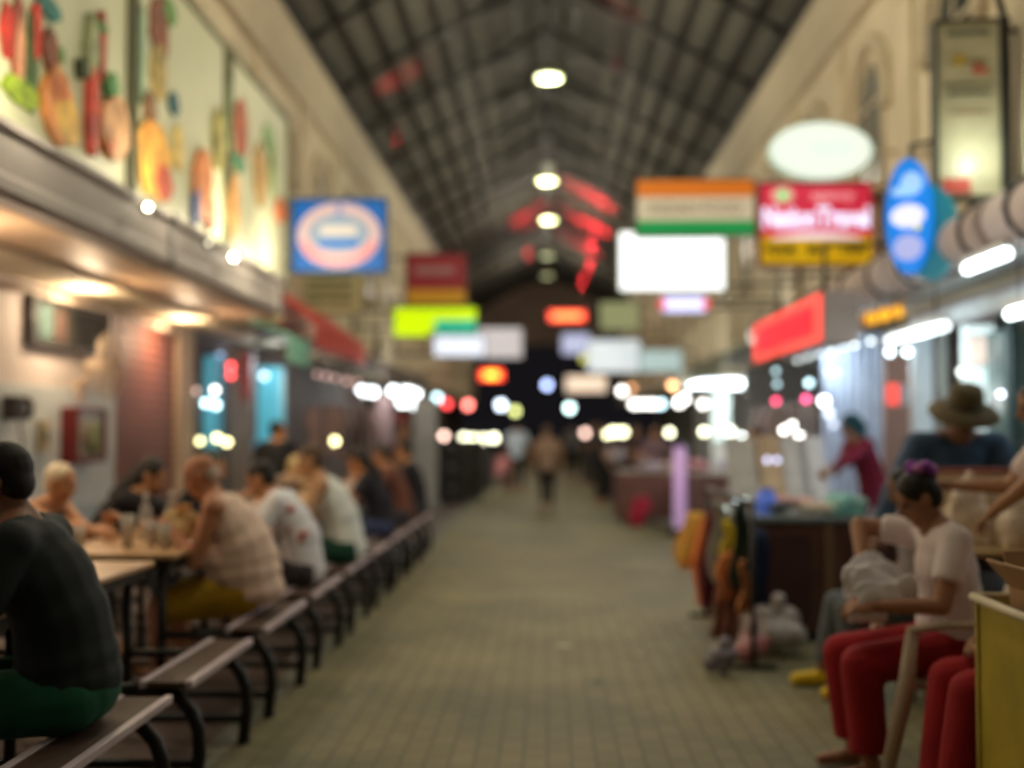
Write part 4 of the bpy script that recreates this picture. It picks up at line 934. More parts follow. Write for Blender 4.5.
def cbox(loc, w, d, h, rz, label, flap=True, c=(0.46, 0.28, 0.15)):
    t = thing('cardboard_box', label, 'box', loc, rz); m = col(c, 0.8)
    q = G(); e = 0.006; q.box(-w/2, -w/2+e, -d/2, d/2, 0, h); q.box(w/2-e, w/2, -d/2, d/2, 0, h); q.box(-w/2, w/2, -d/2, -d/2+e, 0, h); q.box(-w/2, w/2, d/2-e, d/2, 0, h); q.box(-w/2, w/2, -d/2, d/2, 0, e); q.build('box_body', m, t)
    if flap:
        for s in (-1, 1):
            q = G(); q.prism([(s*w/2, h), (s*(w/2+0.08), h+0.09), (s*(w/2+0.075), h+0.095), (s*(w/2-0.004), h+0.004)], 'y', -d/2, d/2); q.build('flap', m, t)
            q = G(); q.prism([(s*d/2, h), (s*(d/2+0.05), h+0.11), (s*(d/2+0.045), h+0.115), (s*(d/2-0.004), h+0.004)], 'x', -w/2, w/2); q.build('flap', m, t)
    return t
cbox((1.83, 3.85, 0.07), 0.50, 0.60, 0.82, 0.05, 'open cardboard box standing inside the yellow bin')

# monobloc armchairs
def make_chair():
    t = thing('plastic_chair', 'x', 'chair', (0, 0, 0)); m = col((0.50, 0.40, 0.29), 0.4)
    # faces +Y locally
    q = G(); q.box(-0.22, 0.22, -0.20, 0.22, 0.40, 0.43, 0.01); q.build('seat', m, t)
    q = G()
    q.prism([(-0.24, 0.42), (-0.22, 0.42), (-0.27, 0.62), (-0.33, 0.84), (-0.36, 0.84), (-0.30, 0.62)], 'x', -0.22, 0.22); q.build('backrest', m, t)
    for s in (-1, 1):
        q = G(); q.tube([(s*0.24, 0.24, 0.64), (s*0.25, 0.10, 0.66), (s*0.25, -0.2, 0.66), (s*0.24, -0.30, 0.68)], 0.026, 8, 0.6); q.build('armrest', m, t)
        q = G(); q.tube([(s*0.24, 0.225, 0.645), (s*0.235, 0.25, 0.42), (s*0.27, 0.36, 0.0)], [0.024, 0.036, 0.026], 8); q.build('leg', m, t)
        q = G(); q.tube([(s*0.22, -0.24, 0.42), (s*0.26, -0.30, 0.0)], [0.034, 0.022], 8); q.build('leg', m, t)
    return t
ch = make_chair(); ch.location = (1.65, 5.0, 0); ch.rotation_euler = (0, 0, PI/2); tag(ch, 'cream plastic armchair under the seated woman in a white t-shirt', 'chair', 'plastic armchairs')
c2 = copy_tree(ch); c2.location = (1.90, 4.46, 0); tag(c2, 'cream plastic armchair behind the yellow bin under the half hidden sitter', 'chair', 'plastic armchairs')

# serving table with the cream cartons
t = thing('serving_table', 'wooden topped table with black frame in front of the man with the hat', 'table', (2.42, 6.25, 0))
q = G(); q.box(-0.42, 0.5, -0.32, 0.32, 0.80, 0.83, .005); q.build('table_top', mat('yellowish_top', (0.50, 0.36, 0.16), 0.4), t)
q = G(); q.box(-0.40, 0.48, -0.30, 0.30, 0.73, 0.80); q.build('apron', BLACK, t)
for a in (-0.38, 0.46):
    for b in (-0.28, 0.28): q = G(); q.box(a-0.02, a+0.02, b-0.02, b+0.02, 0, 0.73); q.build('leg', BLACK, t)
q = G(); q.box(-0.38, 0.46, -0.26, 0.26, 0.25, 0.27); q.build('shelf', DARK, t)
def placebox(px0, px1, pyb, h, Y, d, z=0.83):
    a = at(px0, pyb, Y); b = at(px1, pyb, Y); return (a.x+b.x)/2, (b.x-a.x), d
t = thing('display_carton', 'cream carton with red base and amber edge standing behind the seated woman\'s hair', 'carton', (2.33, 6.42, 0.83))
q = G(); q.box(-0.36, 0.26, 0.0, 0.12, 0.0, 0.38, 0.004); q.build('carton_body', col((0.78, 0.60, 0.42), 0.6), t)
q = G(); q.box(-0.37, -0.32, -0.01, 0.13, 0.05, 0.385); q.build('amber_edge', col((0.60, 0.16, 0.03)), t); q = G(); q.box(-0.37, 0.27, -0.01, 0.13, 0.365, 0.385); q.build('red_top_edge', col((0.35, 0.08, 0.05)), t)
for k, (x, w_, h_, y) in enumerate(((-0.20, 0.12, 0.32, 6.27), (0.03, 0.13, 0.26, 6.15), (0.24, 0.10, 0.30, 6.3))):
    t = thing('plastic_bag', ['tall cream plastic bag just left behind the purple hair flower', 'bulging cream plastic bag right behind the woman\'s hair', 'slim cream plastic bag at the right end of the serving table'][k], 'bag', (2.36+x, y, 0.83))
    rr = random.Random(k+3); q = G(); q.ell((0, 0, h_*0.40), (w_, 0.09, h_*0.42)); q.ell((0.01, 0, h_*0.72), (w_*0.75, 0.07, h_*0.30))
    for j in range(6): q.ell((rr.uniform(-w_*.6, w_*.6), -0.05, rr.uniform(0.05, h_*0.8)), (0.03, 0.03, 0.06))
    q.box(-w_*0.8, w_*0.8, -0.06, 0.06, 0, 0.05); remesh(q, 'bag_body', col((0.85, 0.72, 0.58), 0.5), t, 0.012, 3)
    q = G(); q.cap((0, 0, h_*0.95), (0.02, 0, h_*1.12), 0.03, 0.02); q.build('tied_neck', col((0.85, 0.72, 0.58), 0.5), t)
t = thing('red_tray', 'small red-orange tray on the serving table', 'tray', (2.60, 6.05, 0.83)); q = G(); q.prism([(-0.14, 0), (0.14, 0), (0.16, 0.08), (0.15, 0.08), (0.13, 0.01), (-0.13, 0.01), (-0.15, 0.08), (-0.16, 0.08)], 'y', -0.07, 0.07); q.build('tray_body', col((0.55, 0.10, 0.03)), t)
q = G(); q.ell((0, 0, 0.04), (0.11, 0.06, 0.05)); q.build('food', col((0.55, 0.30, 0.18)), t)
t = thing('paper_cup', 'white paper cup with orange band at the right end of the serving table', 'cup', (2.80, 6.1, 0.83)); q = G(); q.lathe([(0, 0), (0.03, 0), (0.042, 0.12), (0.04, 0.12), (0.028, 0.005), (0, 0.005)]); q.build('cup_body', WHITE, t); q = G(); q.lathe([(0.0395, 0.08), (0.0425, 0.08), (0.0435, 0.11), (0.041, 0.11)]); q.build('orange_band', col((0.7, 0.2, 0.05)), t)

# dark stall counter
CX0, CX1, CY0, CY1 = 1.32, 2.42, 8.15, 9.2
t = thing('stall_counter', 'dark brown wooden stall counter with a bluish glass top', 'counter', ((CX0+CX1)/2, (CY0+CY1)/2, 0))
hx, hy = (CX1-CX0)/2, (CY1-CY0)/2
q = G(); q.box(-hx, hx, -hy, hy, 0.06, 0.80, 0.01); q.build('cabinet_body', DWOOD, t)
q = G(); q.box(-hx-0.03, hx+0.03, -hy-0.03, hy+0.03, 0.80, 0.84, 0.01); q.build('counter_top', col((0.16, 0.20, 0.20), 0.15), t)
for a in (-hx+0.02, 0.02, hx-0.05):
    q = G(); q.box(a-0.03, a+0.03, -hy-0.02, -hy, 0.02, 0.80, 0.004); q.build('corner_post', col((0.16, 0.09, 0.045)), t)
for a in (-hx, 0.06):
    q = G(); q.box(a+0.08, a+hx-0.10, -hy-0.012, -hy, 0.14, 0.72, 0.006); q.build('door', mat('counter_door', (0.055, 0.02, 0.015), 0.5), t)
def heap(label, name, cat, loc, n, spread, r_, c, seed, group=None):
    t = thing(name, label, cat, loc, 0, group); rr = random.Random(seed); q = G()
    for k in range(n): q.ell((rr.uniform(-1, 1)*spread[0], rr.uniform(-1, 1)*spread[1], r_*0.5+rr.uniform(0, 1)*spread[2]), (r_*rr.uniform(.7, 1.3), r_*rr.uniform(.7, 1.2), r_*rr.uniform(.4, .8)), Matrix.Rotation(rr.uniform(0, 3), 3, 'Z'), 10)
    o = remesh(q, 'folded_cloth' if cat == 'clothes' else 'contents', mat(name+'_m%d' % seed, c[0], 0.75, c2=c[1], scale=9), t, 0.014, 2); return t
CT = 0.84
def on(px, Y, z): p = at(px, 500, Y); return (p.x, Y, z)
heap('pinkish heap of goods on the stall counter, left of the teal heap', 'goods_heap', 'goods', on(800, 8.7, CT), 9, (0.10, 0.08, 0.05), 0.07, ((0.55, 0.28, 0.25), (0.65, 0.45, 0.40)), 1)
heap('teal heap of goods at the right end of the stall counter', 'goods_heap', 'goods', on(846, 8.6, CT), 9, (0.10, 0.08, 0.06), 0.07, ((0.06, 0.32, 0.30), (0.35, 0.45, 0.35)), 2)
heap('beige crumpled bag lying in front of the pinkish heap', 'crumpled_bag', 'bag', on(818, 8.35, CT), 7, (0.10, 0.03, 0.03), 0.055, ((0.40, 0.34, 0.25), (0.55, 0.48, 0.36)), 3)
heap('dark cloth bundle on the left end of the stall counter', 'cloth_bundle', 'bundle', on(778, 8.5, CT), 7, (0.08, 0.08, 0.02), 0.05, ((0.03, 0.05, 0.05), (0.07, 0.08, 0.08)), 4)
heap('low teal cloth spread along the front edge of the stall counter', 'cloth_bundle', 'bundle', on(850, 8.28, CT), 7, (0.16, 0.02, 0.0), 0.04, ((0.05, 0.20, 0.18), (0.10, 0.28, 0.24)), 5)
t = thing('glass_jar', 'small blue lit jar on the stall counter', 'jar', on(766, 8.6, CT)); q = G(); q.lathe([(0, 0), (0.07, 0), (0.075, 0.1), (0.05, 0.14), (0.05, 0.16), (0, 0.16)]); q.build('jar_body', em((0.10, 0.18, 0.65), 0.3), t); q = G(); q.lathe([(0, 0.16), (0.055, 0.16), (0.055, 0.18), (0, 0.18)]); q.build('lid', STEEL, t)
bulb(736, 500, 8.5, 2.4, (0.8, 1.0, 1.0), 5, 'small pale lamp at the left end of the counter, left of its twin', drop=0, Y=None) if False else None
for k, px in enumerate((736, 745)):
    p = at(px, 500, 8.4); t = thing('light_bulb', ['left', 'right'][k] + ' one of two pale little lamps at the left end of the counter', 'lamp', (p.x, p.y, CT+0.0))
    q = G(); q.ell((0, 0, p.z-CT), (0.014, 0.014, 0.014)); q.build('globe', em((0.75, 0.95, 1.0), 3.5), t); q = G(); q.lathe([(0, 0), (0.02, 0), (0.012, p.z-CT-0.01), (0, p.z-CT-0.01)]); q.build('stand', DARK, t)
# rack of hanging clothes at the counter end
RX = 1.08
t = thing('clothes_rack', 'low metal rail hung with bright garments at the end of the stall counter', 'rack', (RX+0.14, 8.2, 0))
for yy in (-1.0, 1.0):
    q = G(); q.tube([(0, yy, 0), (0, yy, 0.98)], 0.016); q.tube([(-0.14, yy, 0.02), (0.14, yy, 0.02)], 0.016); q.build('upright', DARK, t)
q = G(); q.tube([(0, -1.0, 0.98), (0, 1.0, 0.98)], 0.014); q.build('rail', DARK, t)
def garment(px, py0, py1, Y, w, c, label, seed, kind='cloth'):
    top = at(px, py0, Y); bot = at(px, py1, Y); h = top.z-bot.z
    t = thing('hanging_garment', label, 'clothes', (top.x, Y, top.z), 0, 'garments hanging at the stall end')
    rr = random.Random(seed); b = bmesh.new(); n, mh = 14, 10
    ph = rr.uniform(0, 6); rows = []
    for side in (0, 1):
        for j in range(mh+1):
            v = j/mh; row = []
            for i in range(n+1):
                x = (i/n-0.5)*w*(0.45+0.55*min(1, v*2.2))*(1+0.10*math.sin(v*5+ph)); yy = 0.035*math.sin(i*1.5+ph+v*1.5)*(0.3+v) + (0.02 if side else -0.02)
                row.append(b.verts.new((x + 0.02*math.sin(v*7+ph), yy, -v*h*(1+0.04*math.sin(i*0.9+ph)))))
            rows.append(row)
    for s0 in (0, mh+1):
        for j in range(mh):
            for i in range(n):
                f = (rows[s0+j][i], rows[s0+j][i+1], rows[s0+j+1][i+1], rows[s0+j+1][i])
                b.faces.new(f if s0 == 0 else tuple(reversed(f))).smooth = True
    A, C = rows[:mh+1], rows[mh+1:]
    for j in range(mh):
        b.faces.new((A[j][0], A[j+1][0], C[j+1][0], C[j][0])); b.faces.new((A[j+1][n], A[j][n], C[j][n], C[j+1][n]))
    for i in range(n): b.faces.new((A[0][i+1], A[0][i], C[0][i], C[0][i+1])); b.faces.new((A[mh][i], A[mh][i+1], C[mh][i+1], C[mh][i]))
    q = G(); q.add(b); q.build('cloth', mat('garment_%d' % seed, [min(1, v*1.25) for v in c[0]], 0.85, c2=[min(1, v*1.25) for v in c[1]], scale=6), t)
    q = G(); q.tube([(-w*0.2, 0, -0.01), (0, 0, 0.03), (w*0.2, 0, -0.01)], 0.006, 5); q.tube([(0, 0, 0.03), (0.01, 0, 0.08)], 0.004, 5); q.build('hanger', DARK, t)
for k, a in enumerate([
 (697, 512, 568, 8.9, 0.30, ((0.75, 0.22, 0.03), (0.90, 0.55, 0.12)), 'orange and yellow garment, leftmost on the rack by the aisle'),
 (705, 518, 602, 8.6, 0.16, ((0.60, 0.12, 0.03), (0.70, 0.22, 0.06)), 'deep orange garment hanging lower behind the leftmost one'),
 (711, 512, 612, 8.4, 0.14, ((0.09, 0.02, 0.035), (0.16, 0.03, 0.04)), 'dark maroon garment on the rack'),
 (719, 500, 580, 8.2, 0.12, ((0.26, 0.24, 0.22), (0.34, 0.32, 0.28)), 'grey garment on the rack'),
 (729, 520, 556, 8.0, 0.10, ((0.85, 0.60, 0.02), (0.90, 0.65, 0.04)), 'small bright yellow garment on the rack'),
 (728, 552, 600, 7.9, 0.15, ((0.60, 0.17, 0.05), (0.68, 0.25, 0.08)), 'orange garment hanging below the yellow one'),
 (742, 505, 588, 7.8, 0.14, ((0.015, 0.03, 0.02), (0.03, 0.05, 0.03)), 'black green garment on the rack'),
 (745, 560, 612, 7.6, 0.07, ((0.35, 0.14, 0.05), (0.45, 0.18, 0.06)), 'narrow rust coloured garment on the rack'),
 (757, 530, 620, 7.8, 0.16, ((0.01, 0.02, 0.06), (0.02, 0.04, 0.10)), 'navy garment at the near right end of the rack'),
 (731, 580, 640, 7.9, 0.26, ((0.14, 0.06, 0.04), (0.30, 0.12, 0.09)), 'brownish patterned garment hanging near the floor'),
]): garment(*a, seed=20+k)
# bags on the floor
def floorbag(px, py, r, c, label, seed, z=0.0):
    p = atz(px, py, 0); t = thing('plastic_bag', label, 'bag', (p.x, p.y, 0)); rr = random.Random(seed); q = G()
    for k in range(9): q.ell((rr.uniform(-.6, .6)*r, rr.uniform(-.5, .5)*r, r*0.5+rr.uniform(0, .7)*r), (r*rr.uniform(.35, .6),)*2 + (r*rr.uniform(.35, .55),), None, 10)
    remesh(q, 'bag_body', mat('bag_%d' % seed, c[0], 0.4, c2=c[1], scale=12), t, 0.015, 2)
    q = G(); q.cap((0, 0, r*1.3), (0.02, 0.01, r*1.65), 0.03, 0.045); q.build('tied_neck', col(c[1], 0.4), t)
floorbag(776, 655, 0.21, ((0.25, 0.22, 0.20), (0.48, 0.44, 0.42)), 'whitish translucent rubbish bag on the floor beside the counter', 41)
floorbag(750, 664, 0.14, ((0.40, 0.03, 0.04), (0.35, 0.25, 0.25)), 'red and white bag on the floor among the rubbish bags', 42)
floorbag(722, 676, 0.11, ((0.14, 0.13, 0.17), (0.22, 0.20, 0.24)), 'grey lilac bag at the aisle side of the rubbish bags', 43)
floorbag(735, 640, 0.13, ((0.25, 0.14, 0.09), (0.45, 0.28, 0.18)), 'brown and beige bag under the hanging garments', 44)
# slanted display boards behind the counter
for k, (px, w_, c) in enumerate(((748, 0.30, (0.42, 0.40, 0.36)), (774, 0.26, (0.50, 0.36, 0.22)), (800, 0.24, (0.50, 0.48, 0.46)), (818, 0.22, (0.60, 0.58, 0.60)))):
    p = at(px, 488, 10.6); t = thing('display_board', ['grey slanted display board behind the counter, leftmost', 'tan slanted display board behind the counter', 'pale slanted display board right of the tan one', 'white slanted display board beside the woman in magenta'][k], 'board', (p.x, 10.6, 0))
    q = G(); q.prism([(0, 0.80), (0.35, 1.36), (0.37, 1.34), (0.03, 0.80)], 'x', -w_/2, w_/2); q.build('board', col(c), t)
    q = G(); q.tube([(-w_/3, 0.36, 1.3), (-w_/3, 0.42, 0)], 0.012, 6); q.tube([(w_/3, 0.36, 1.3), (w_/3, 0.42, 0)], 0.012, 6); q.tube([(-w_/3, 0.02, 0.8), (-w_/3, 0.0, 0)], 0.012, 6); q.tube([(w_/3, 0.02, 0.8), (w_/3, 0.0, 0)], 0.012, 6); q.build('easel_legs', DARK, t)
# ---- right shop interior: bluish curtain, brown post, white door frames, showcases
def upright(name, label, cat, px0, px1, Y, z0, z1, m, d=0.1, extra=None):
    a = at(px0, 430, Y); b = at(px1, 430, Y); w = b.x-a.x; t = thing(name, label, cat, ((a.x+b.x)/2, Y, z0))
    q = G(); q.box(-w/2, w/2, 0, d, 0, z1-z0, 0.01); q.build('panel', m, t); return t, w
def curtain(px0, px1, Y, z0, z1, c, label):
    a = at(px0, 430, Y); b = at(px1, 430, Y); w = b.x-a.x; t = thing('curtain', label, 'curtain', ((a.x+b.x)/2, Y, z0))
    pts = []; n = 40
    for i in range(n+1): pts.append((-w/2+w*i/n, 0.035*math.sin(i*1.1)))
    pts2 = [(x, y+0.015) for x, y in reversed(pts)]
    q = G(); b_ = bmesh.new(); P_ = pts+pts2
    lo = [b_.verts.new((x, y, 0)) for x, y in P_]; hi = [b_.verts.new((x, y, z1-z0)) for x, y in P_]
    for i in range(len(P_)): j = (i+1) % len(P_); b_.faces.new((lo[i], lo[j], hi[j], hi[i])).smooth = True
    q.add(b_); q.build('curtain_cloth', col(c, 0.7), t)
    q = G(); q.tube([(-w/2-0.05, 0.01, z1-z0+0.02), (w/2+0.05, 0.01, z1-z0+0.02)], 0.015); q.build('curtain_rod', STEEL, t)
curtain(823, 883, 12.9, 0.1, 2.45, (0.62, 0.72, 0.90), 'bluish white curtain behind the woman in magenta')
t, w = upright('wall_panel', 'brown panel with red and white notices right of the bluish curtain', 'panel', 886, 914, 11.6, 0.0, 2.3, mat('brown_panel', (0.36, 0.22, 0.18), 0.6), 0.12)
for a, cc in ((-0.25, em((1.0, 0.10, 0.08), 1.0)), (0.25, col((0.5, 0.5, 0.55)))):
    q = G(); q.box(w*a-0.06, w*a+0.06, -0.012, 0, 1.66, 1.86); q.build('notice', cc, t)
upright('door_frame_post', 'white post between the brown panel and the hat', 'post', 914, 934, 11.0, 0.0, 2.45, col((0.72, 0.80, 0.88), 0.4), 0.12)
t, w = upright('glowing_display', 'tall bright white panel right behind the hat', 'light panel', 965, 998, 9.9, 0.4, 2.28, em((0.82, 0.95, 0.95), 0.8), 0.08)
q = G(); q.box(-w/2-0.02, w/2+0.02, -0.02, 0.12, -0.4, 0, 0.01); q.build('plinth', WHITE, t)
upright('door_frame_post', 'dark post right of the tall bright panel', 'post', 999, 1006, 9.6, 0.0, 2.35, DARK, 0.08)
upright('door_frame_post', 'dark teal post at the right edge of the picture', 'post', 1013, 1019, 9.0, 0.0, 2.35, col((0.03, 0.08, 0.09)), 0.08)
upright('door_frame_post', 'grey post left of the tall bright panel', 'post', 941, 948, 10.4, 0.0, 2.4, col((0.3, 0.32, 0.30)), 0.08)
t, w = upright('glass_showcase', 'grey green glass showcase at the right edge behind the hat man', 'showcase', 1006, 1075, 9.3, 0.0, 2.2, mat('grey_green_glass', (0.16, 0.24, 0.24), 0.15, var=0.25, scale=3), 0.4)
for k in range(4): q = G(); q.box(-w/2, w/2, -0.02, 0, 0.5+0.4*k, 0.53+0.4*k); q.build('shelf_edge', STEEL, t)
t, w = upright('picture_frame', 'pinkish lit picture on the white shop wall at the upper right', 'picture', 971, 996, 9.7, 1.95, 2.16, em((0.9, 0.72, 0.62), 0.9), 0.03)
q = G(); q.box(-w/2-0.02, w/2+0.02, 0.03, 0.05, -0.02, 0.23); q.build('frame', WHITE, t)
t = thing('signboard', 'white lit fascia board running above the tube lamps at the right', 'sign', (3.3, 8.9, 2.28)); q = G(); q.box(0, 0.08, -1.9, 1.9, 0, 0.16, 0.01); q.build('panel', col((0.6, 0.68, 0.72), 0.4), t)
q = G(); q.box(-0.02, 0.0, -1.9, 1.9, 0.14, 0.18); q.box(-0.02, 0.0, -1.9, 1.9, -0.02, 0.01); q.build('trim_rail', STEEL, t)

# ------------------------------------------------------------ background stalls
def stall(label, px, Y, w, d, h, c, X=None, group=None):
    x = at(px, 430, Y).x if X is None else X
    t = thing('market_stall', label, 'stall', (x, Y, 0), 0, group); q = G()
    for a in (-w/2+0.03, w/2-0.03):
        for b in (-d/2+0.03, d/2-0.03): q.box(a-0.02, a+0.02, b-0.02, b+0.02, 0, h)
    q.build('trestle', DARK, t)
    q = G(); q.box(-w/2, w/2, -d/2, d/2, h, h+0.03, 0.005); q.build('table_top', col((0.3, 0.25, 0.22)), t)
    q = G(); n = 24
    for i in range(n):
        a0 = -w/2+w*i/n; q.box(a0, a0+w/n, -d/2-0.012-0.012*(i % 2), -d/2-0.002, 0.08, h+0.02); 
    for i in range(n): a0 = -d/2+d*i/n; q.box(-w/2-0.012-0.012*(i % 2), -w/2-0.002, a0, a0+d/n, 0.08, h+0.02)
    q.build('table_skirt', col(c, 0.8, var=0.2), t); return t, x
rr = random.Random(12)
pal = [((0.55, 0.35, 0.38), (0.70, 0.55, 0.58)), ((0.45, 0.30, 0.30), (0.60, 0.50, 0.45)), ((0.60, 0.58, 0.60), (0.72, 0.66, 0.68)), ((0.35, 0.10, 0.14), (0.55, 0.30, 0.32)), ((0.30, 0.28, 0.40), (0.5, 0.45, 0.55)), ((0.5, 0.4, 0.25), (0.65, 0.55, 0.42))]
nm = 60
for k, (px, Y, w, d, h, c, lab) in enumerate([
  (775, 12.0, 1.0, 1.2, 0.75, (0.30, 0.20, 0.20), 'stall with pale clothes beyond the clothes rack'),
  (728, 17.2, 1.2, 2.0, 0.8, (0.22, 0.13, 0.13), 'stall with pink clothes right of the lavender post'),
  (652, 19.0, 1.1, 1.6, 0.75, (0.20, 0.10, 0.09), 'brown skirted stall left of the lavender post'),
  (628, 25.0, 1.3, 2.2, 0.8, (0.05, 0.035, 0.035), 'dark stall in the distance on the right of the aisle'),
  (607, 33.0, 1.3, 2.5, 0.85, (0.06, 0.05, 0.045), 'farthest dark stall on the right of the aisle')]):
    t, x = stall(lab, px, Y, w, d, h, c)
    for j in range(7 if Y < 18 else 4):
        nm += 1; yy = Y - d/2 + 0.15 + (d-0.3)*rr.random(); xx = x - w/2+0.15 + (w-0.3)*rr.random()
        heap('folded heap on the ' + lab, 'goods_heap', 'goods', (xx, yy, h+0.03), 5, (0.10, 0.10, 0.06), 0.09, pal[rr.randrange(6)], nm, 'goods on the ' + lab)
heap('crimson red heap standing on the floor left of the lavender post', 'red_bundle', 'bundle', (at(639, 430, 17.6).x, 17.6, -0.05), 10, (0.08, 0.08, 0.42), 0.10, ((0.40, 0.01, 0.06), (0.55, 0.03, 0.08)), 51)
# mannequins / hanging shirts row between distant stalls (people shopping stand in front)
def hangrow(label, X, Y0, Y1, z, n, cols, seed):
    t = thing('hanging_clothes_rail', label, 'clothes rail', (X, (Y0+Y1)/2, 0)); q = G(); L = (Y1-Y0)/2
    q.tube([(0, -L, z), (0, L, z)], 0.015); q.tube([(0, -L, 0), (0, -L, z)], 0.02); q.tube([(0, L, 0), (0, L, z)], 0.02); q.build('rail', DARK, t)
    r2 = random.Random(seed)
    for k in range(n):
        y = -L+0.15+(2*L-0.3)*k/max(1, n-1); c = cols[k % len(cols)]; h = r2.uniform(0.6, 0.8)
        g_ = G(); g_.prism([(-0.22, z-0.03), (-0.06, z+0.0), (0.06, z+0.0), (0.22, z-0.03), (0.30, z-0.28), (0.22, z-0.30), (0.20, z-h), (-0.20, z-h), (-0.22, z-0.30), (-0.30, z-0.28)], 'y', y-0.02, y+0.02)
        tag_ = g_.build('hanging_shirt', col(c, 0.8), None); tag_.location = (X, (Y0+Y1)/2, 0); tag(tag_, 'shirt on the ' + label, 'shirt', 'shirts on the ' + label)
hangrow('rail of pale shirts beyond the right stalls', 3.2, 14.2, 17.4, 1.75, 9, [(0.5, 0.45, 0.45), (0.42, 0.3, 0.32), (0.55, 0.55, 0.58), (0.3, 0.2, 0.22)], 3)
hangrow('rail of mixed shirts on the left beyond the picnic tables', -3.0, 16.0, 19.4, 1.75, 9, [(0.25, 0.16, 0.14), (0.12, 0.1, 0.1), (0.35, 0.25, 0.22), (0.10, 0.10, 0.12)], 4)
# left displays
t, w = upright('glass_showcase', 'blue and aqua lit shop display beside the tan pillar', 'showcase', 192, 216, 14.9, 1.2, 2.35, em((0.08, 0.36, 0.48), 0.55), 0.3)
q = G(); q.box(-w/2-0.03, w/2+0.03, -0.02, 0.32, -1.2, 0, 0.01); q.build('plinth', mat('plinth_grey', (0.16, 0.24, 0.24), 0.4), t); q = G(); q.box(-w/2, w/2, -0.03, 0, 0.55, 0.6); q.build('shelf_edge', DARK, t)
t, w = upright('glass_showcase', 'second aqua lit display panel farther along the left side', 'showcase', 257, 280, 16.6, 1.25, 2.3, em((0.10, 0.45, 0.55), 0.6), 0.3)
q = G(); q.box(-w/2, w/2, 0, 0.3, -1.25, 0, 0.01); q.build('plinth', mat('plinth_dark', (0.05, 0.09, 0.1), 0.4), t)
t, w = upright('glass_showcase', 'low aqua lit display box below the second display panel', 'showcase', 244, 266, 15.8, 1.02, 1.28, em((0.08, 0.40, 0.55), 0.6), 0.3)
q = G(); q.box(-w/2, w/2, 0, 0.3, -1.02, 0, 0.01); q.build('plinth', mat('plinth_dark2', (0.05, 0.06, 0.07), 0.4), t)
upright('door_frame_post', 'wide grey post between the two aqua displays', 'post', 228, 250, 15.4, 0, 2.45, mat('grey_post', (0.30, 0.27, 0.26), 0.6), 0.25)
t, w = upright('wall_panel', 'dull red strip panel hanging at the top of the grey post', 'panel', 241, 250, 15.3, 1.8, 2.4, col((0.40, 0.08, 0.08)), 0.05)
# pillars at the left, far
for k, (px0, px1, Y, c) in enumerate(((413, 436, 21.5, (0.46, 0.46, 0.45)), (377, 392, 19.5, (0.22, 0.16, 0.17)), (352, 358, 18, (0.16, 0.12, 0.12)))):
    t, w = upright('pillar_post', ['pale grey pillar at the end of the left stalls by the dark crates', 'mauve brown pillar behind the diner in black', 'thin brown post below the string of pinkish bulbs'][k], 'post', px0, px1, Y, 0, 2.0, mat('pillar_%d' % k, c, 0.6), 0.3)
    q = G(); q.box(-w/2-0.04, w/2+0.04, -0.04, 0.34, 0, 0.15, 0.01); q.build('base', col([v*0.8 for v in c]), t)
# coloured cloth panel
t, w = upright('hanging_banner', 'dull red banner left of the pale grey pillar', 'banner', 368, 408, 22.5, 1.35, 1.75, mat('red_banner', (0.33, 0.07, 0.06), 0.7, var=0.3, scale=4), 0.02)
q = G(); q.tube([(-w/2, 0, 0.42), (w/2, 0, 0.42)], 0.015); q.tube([(-w/2, 0.02, -1.35), (-w/2, 0.02, 0.42)], 0.015); q.tube([(w/2, 0.02, -1.35), (w/2, 0.02, 0.42)], 0.015); q.build('pole', DARK, t)
# dark crates
for k, (px, Y, z) in enumerate(((453, 23.5, 0), (453, 23.5, 0.42), (453, 23.5, 0.84), (468, 25, 0), (468, 25, 0.42), (468, 25, 0.84), (480, 28.5, 0), (480, 28.5, 0.5))):
    p = at(px, 430, Y); pos = ['bottom', 'middle', 'top', 'bottom', 'middle', 'top', 'bottom', 'top'][k]; st = ['nearest', 'nearest', 'nearest', 'second', 'second', 'second', 'farthest', 'farthest'][k]
    t = thing('storage_crate', '%s dark crate of the %s stack on the left edge of the aisle' % (pos, st), 'crate', (p.x, Y, z)); w2, d2, h2 = 0.30, 0.35, (0.40 if k < 6 else 0.48)
    q = G(); q.box(-w2, w2, -d2, -d2+0.02, 0, h2); q.box(-w2, w2, d2-0.02, d2, 0, h2); q.box(-w2, -w2+0.02, -d2, d2, 0, h2); q.box(w2-0.02, w2, -d2, d2, 0, h2); q.box(-w2, w2, -d2, d2, 0, 0.02); q.box(-w2-0.015, w2+0.015, -d2-0.015, d2+0.015, h2-0.04, h2-0.01, .004)
    for zz in (0.12, 0.24): q.box(-w2-0.01, w2+0.01, -d2-0.01, -d2+0.01, zz, zz+0.03)
    q.build('crate_body', mat('crate_%d' % k, (0.035, 0.03, 0.028), 0.6), t); q = G(); q.box(-0.06, 0.06, -d2-0.03, -d2-0.015, h2*0.7, h2*0.8, .004); q.build('handle', STEEL, t)
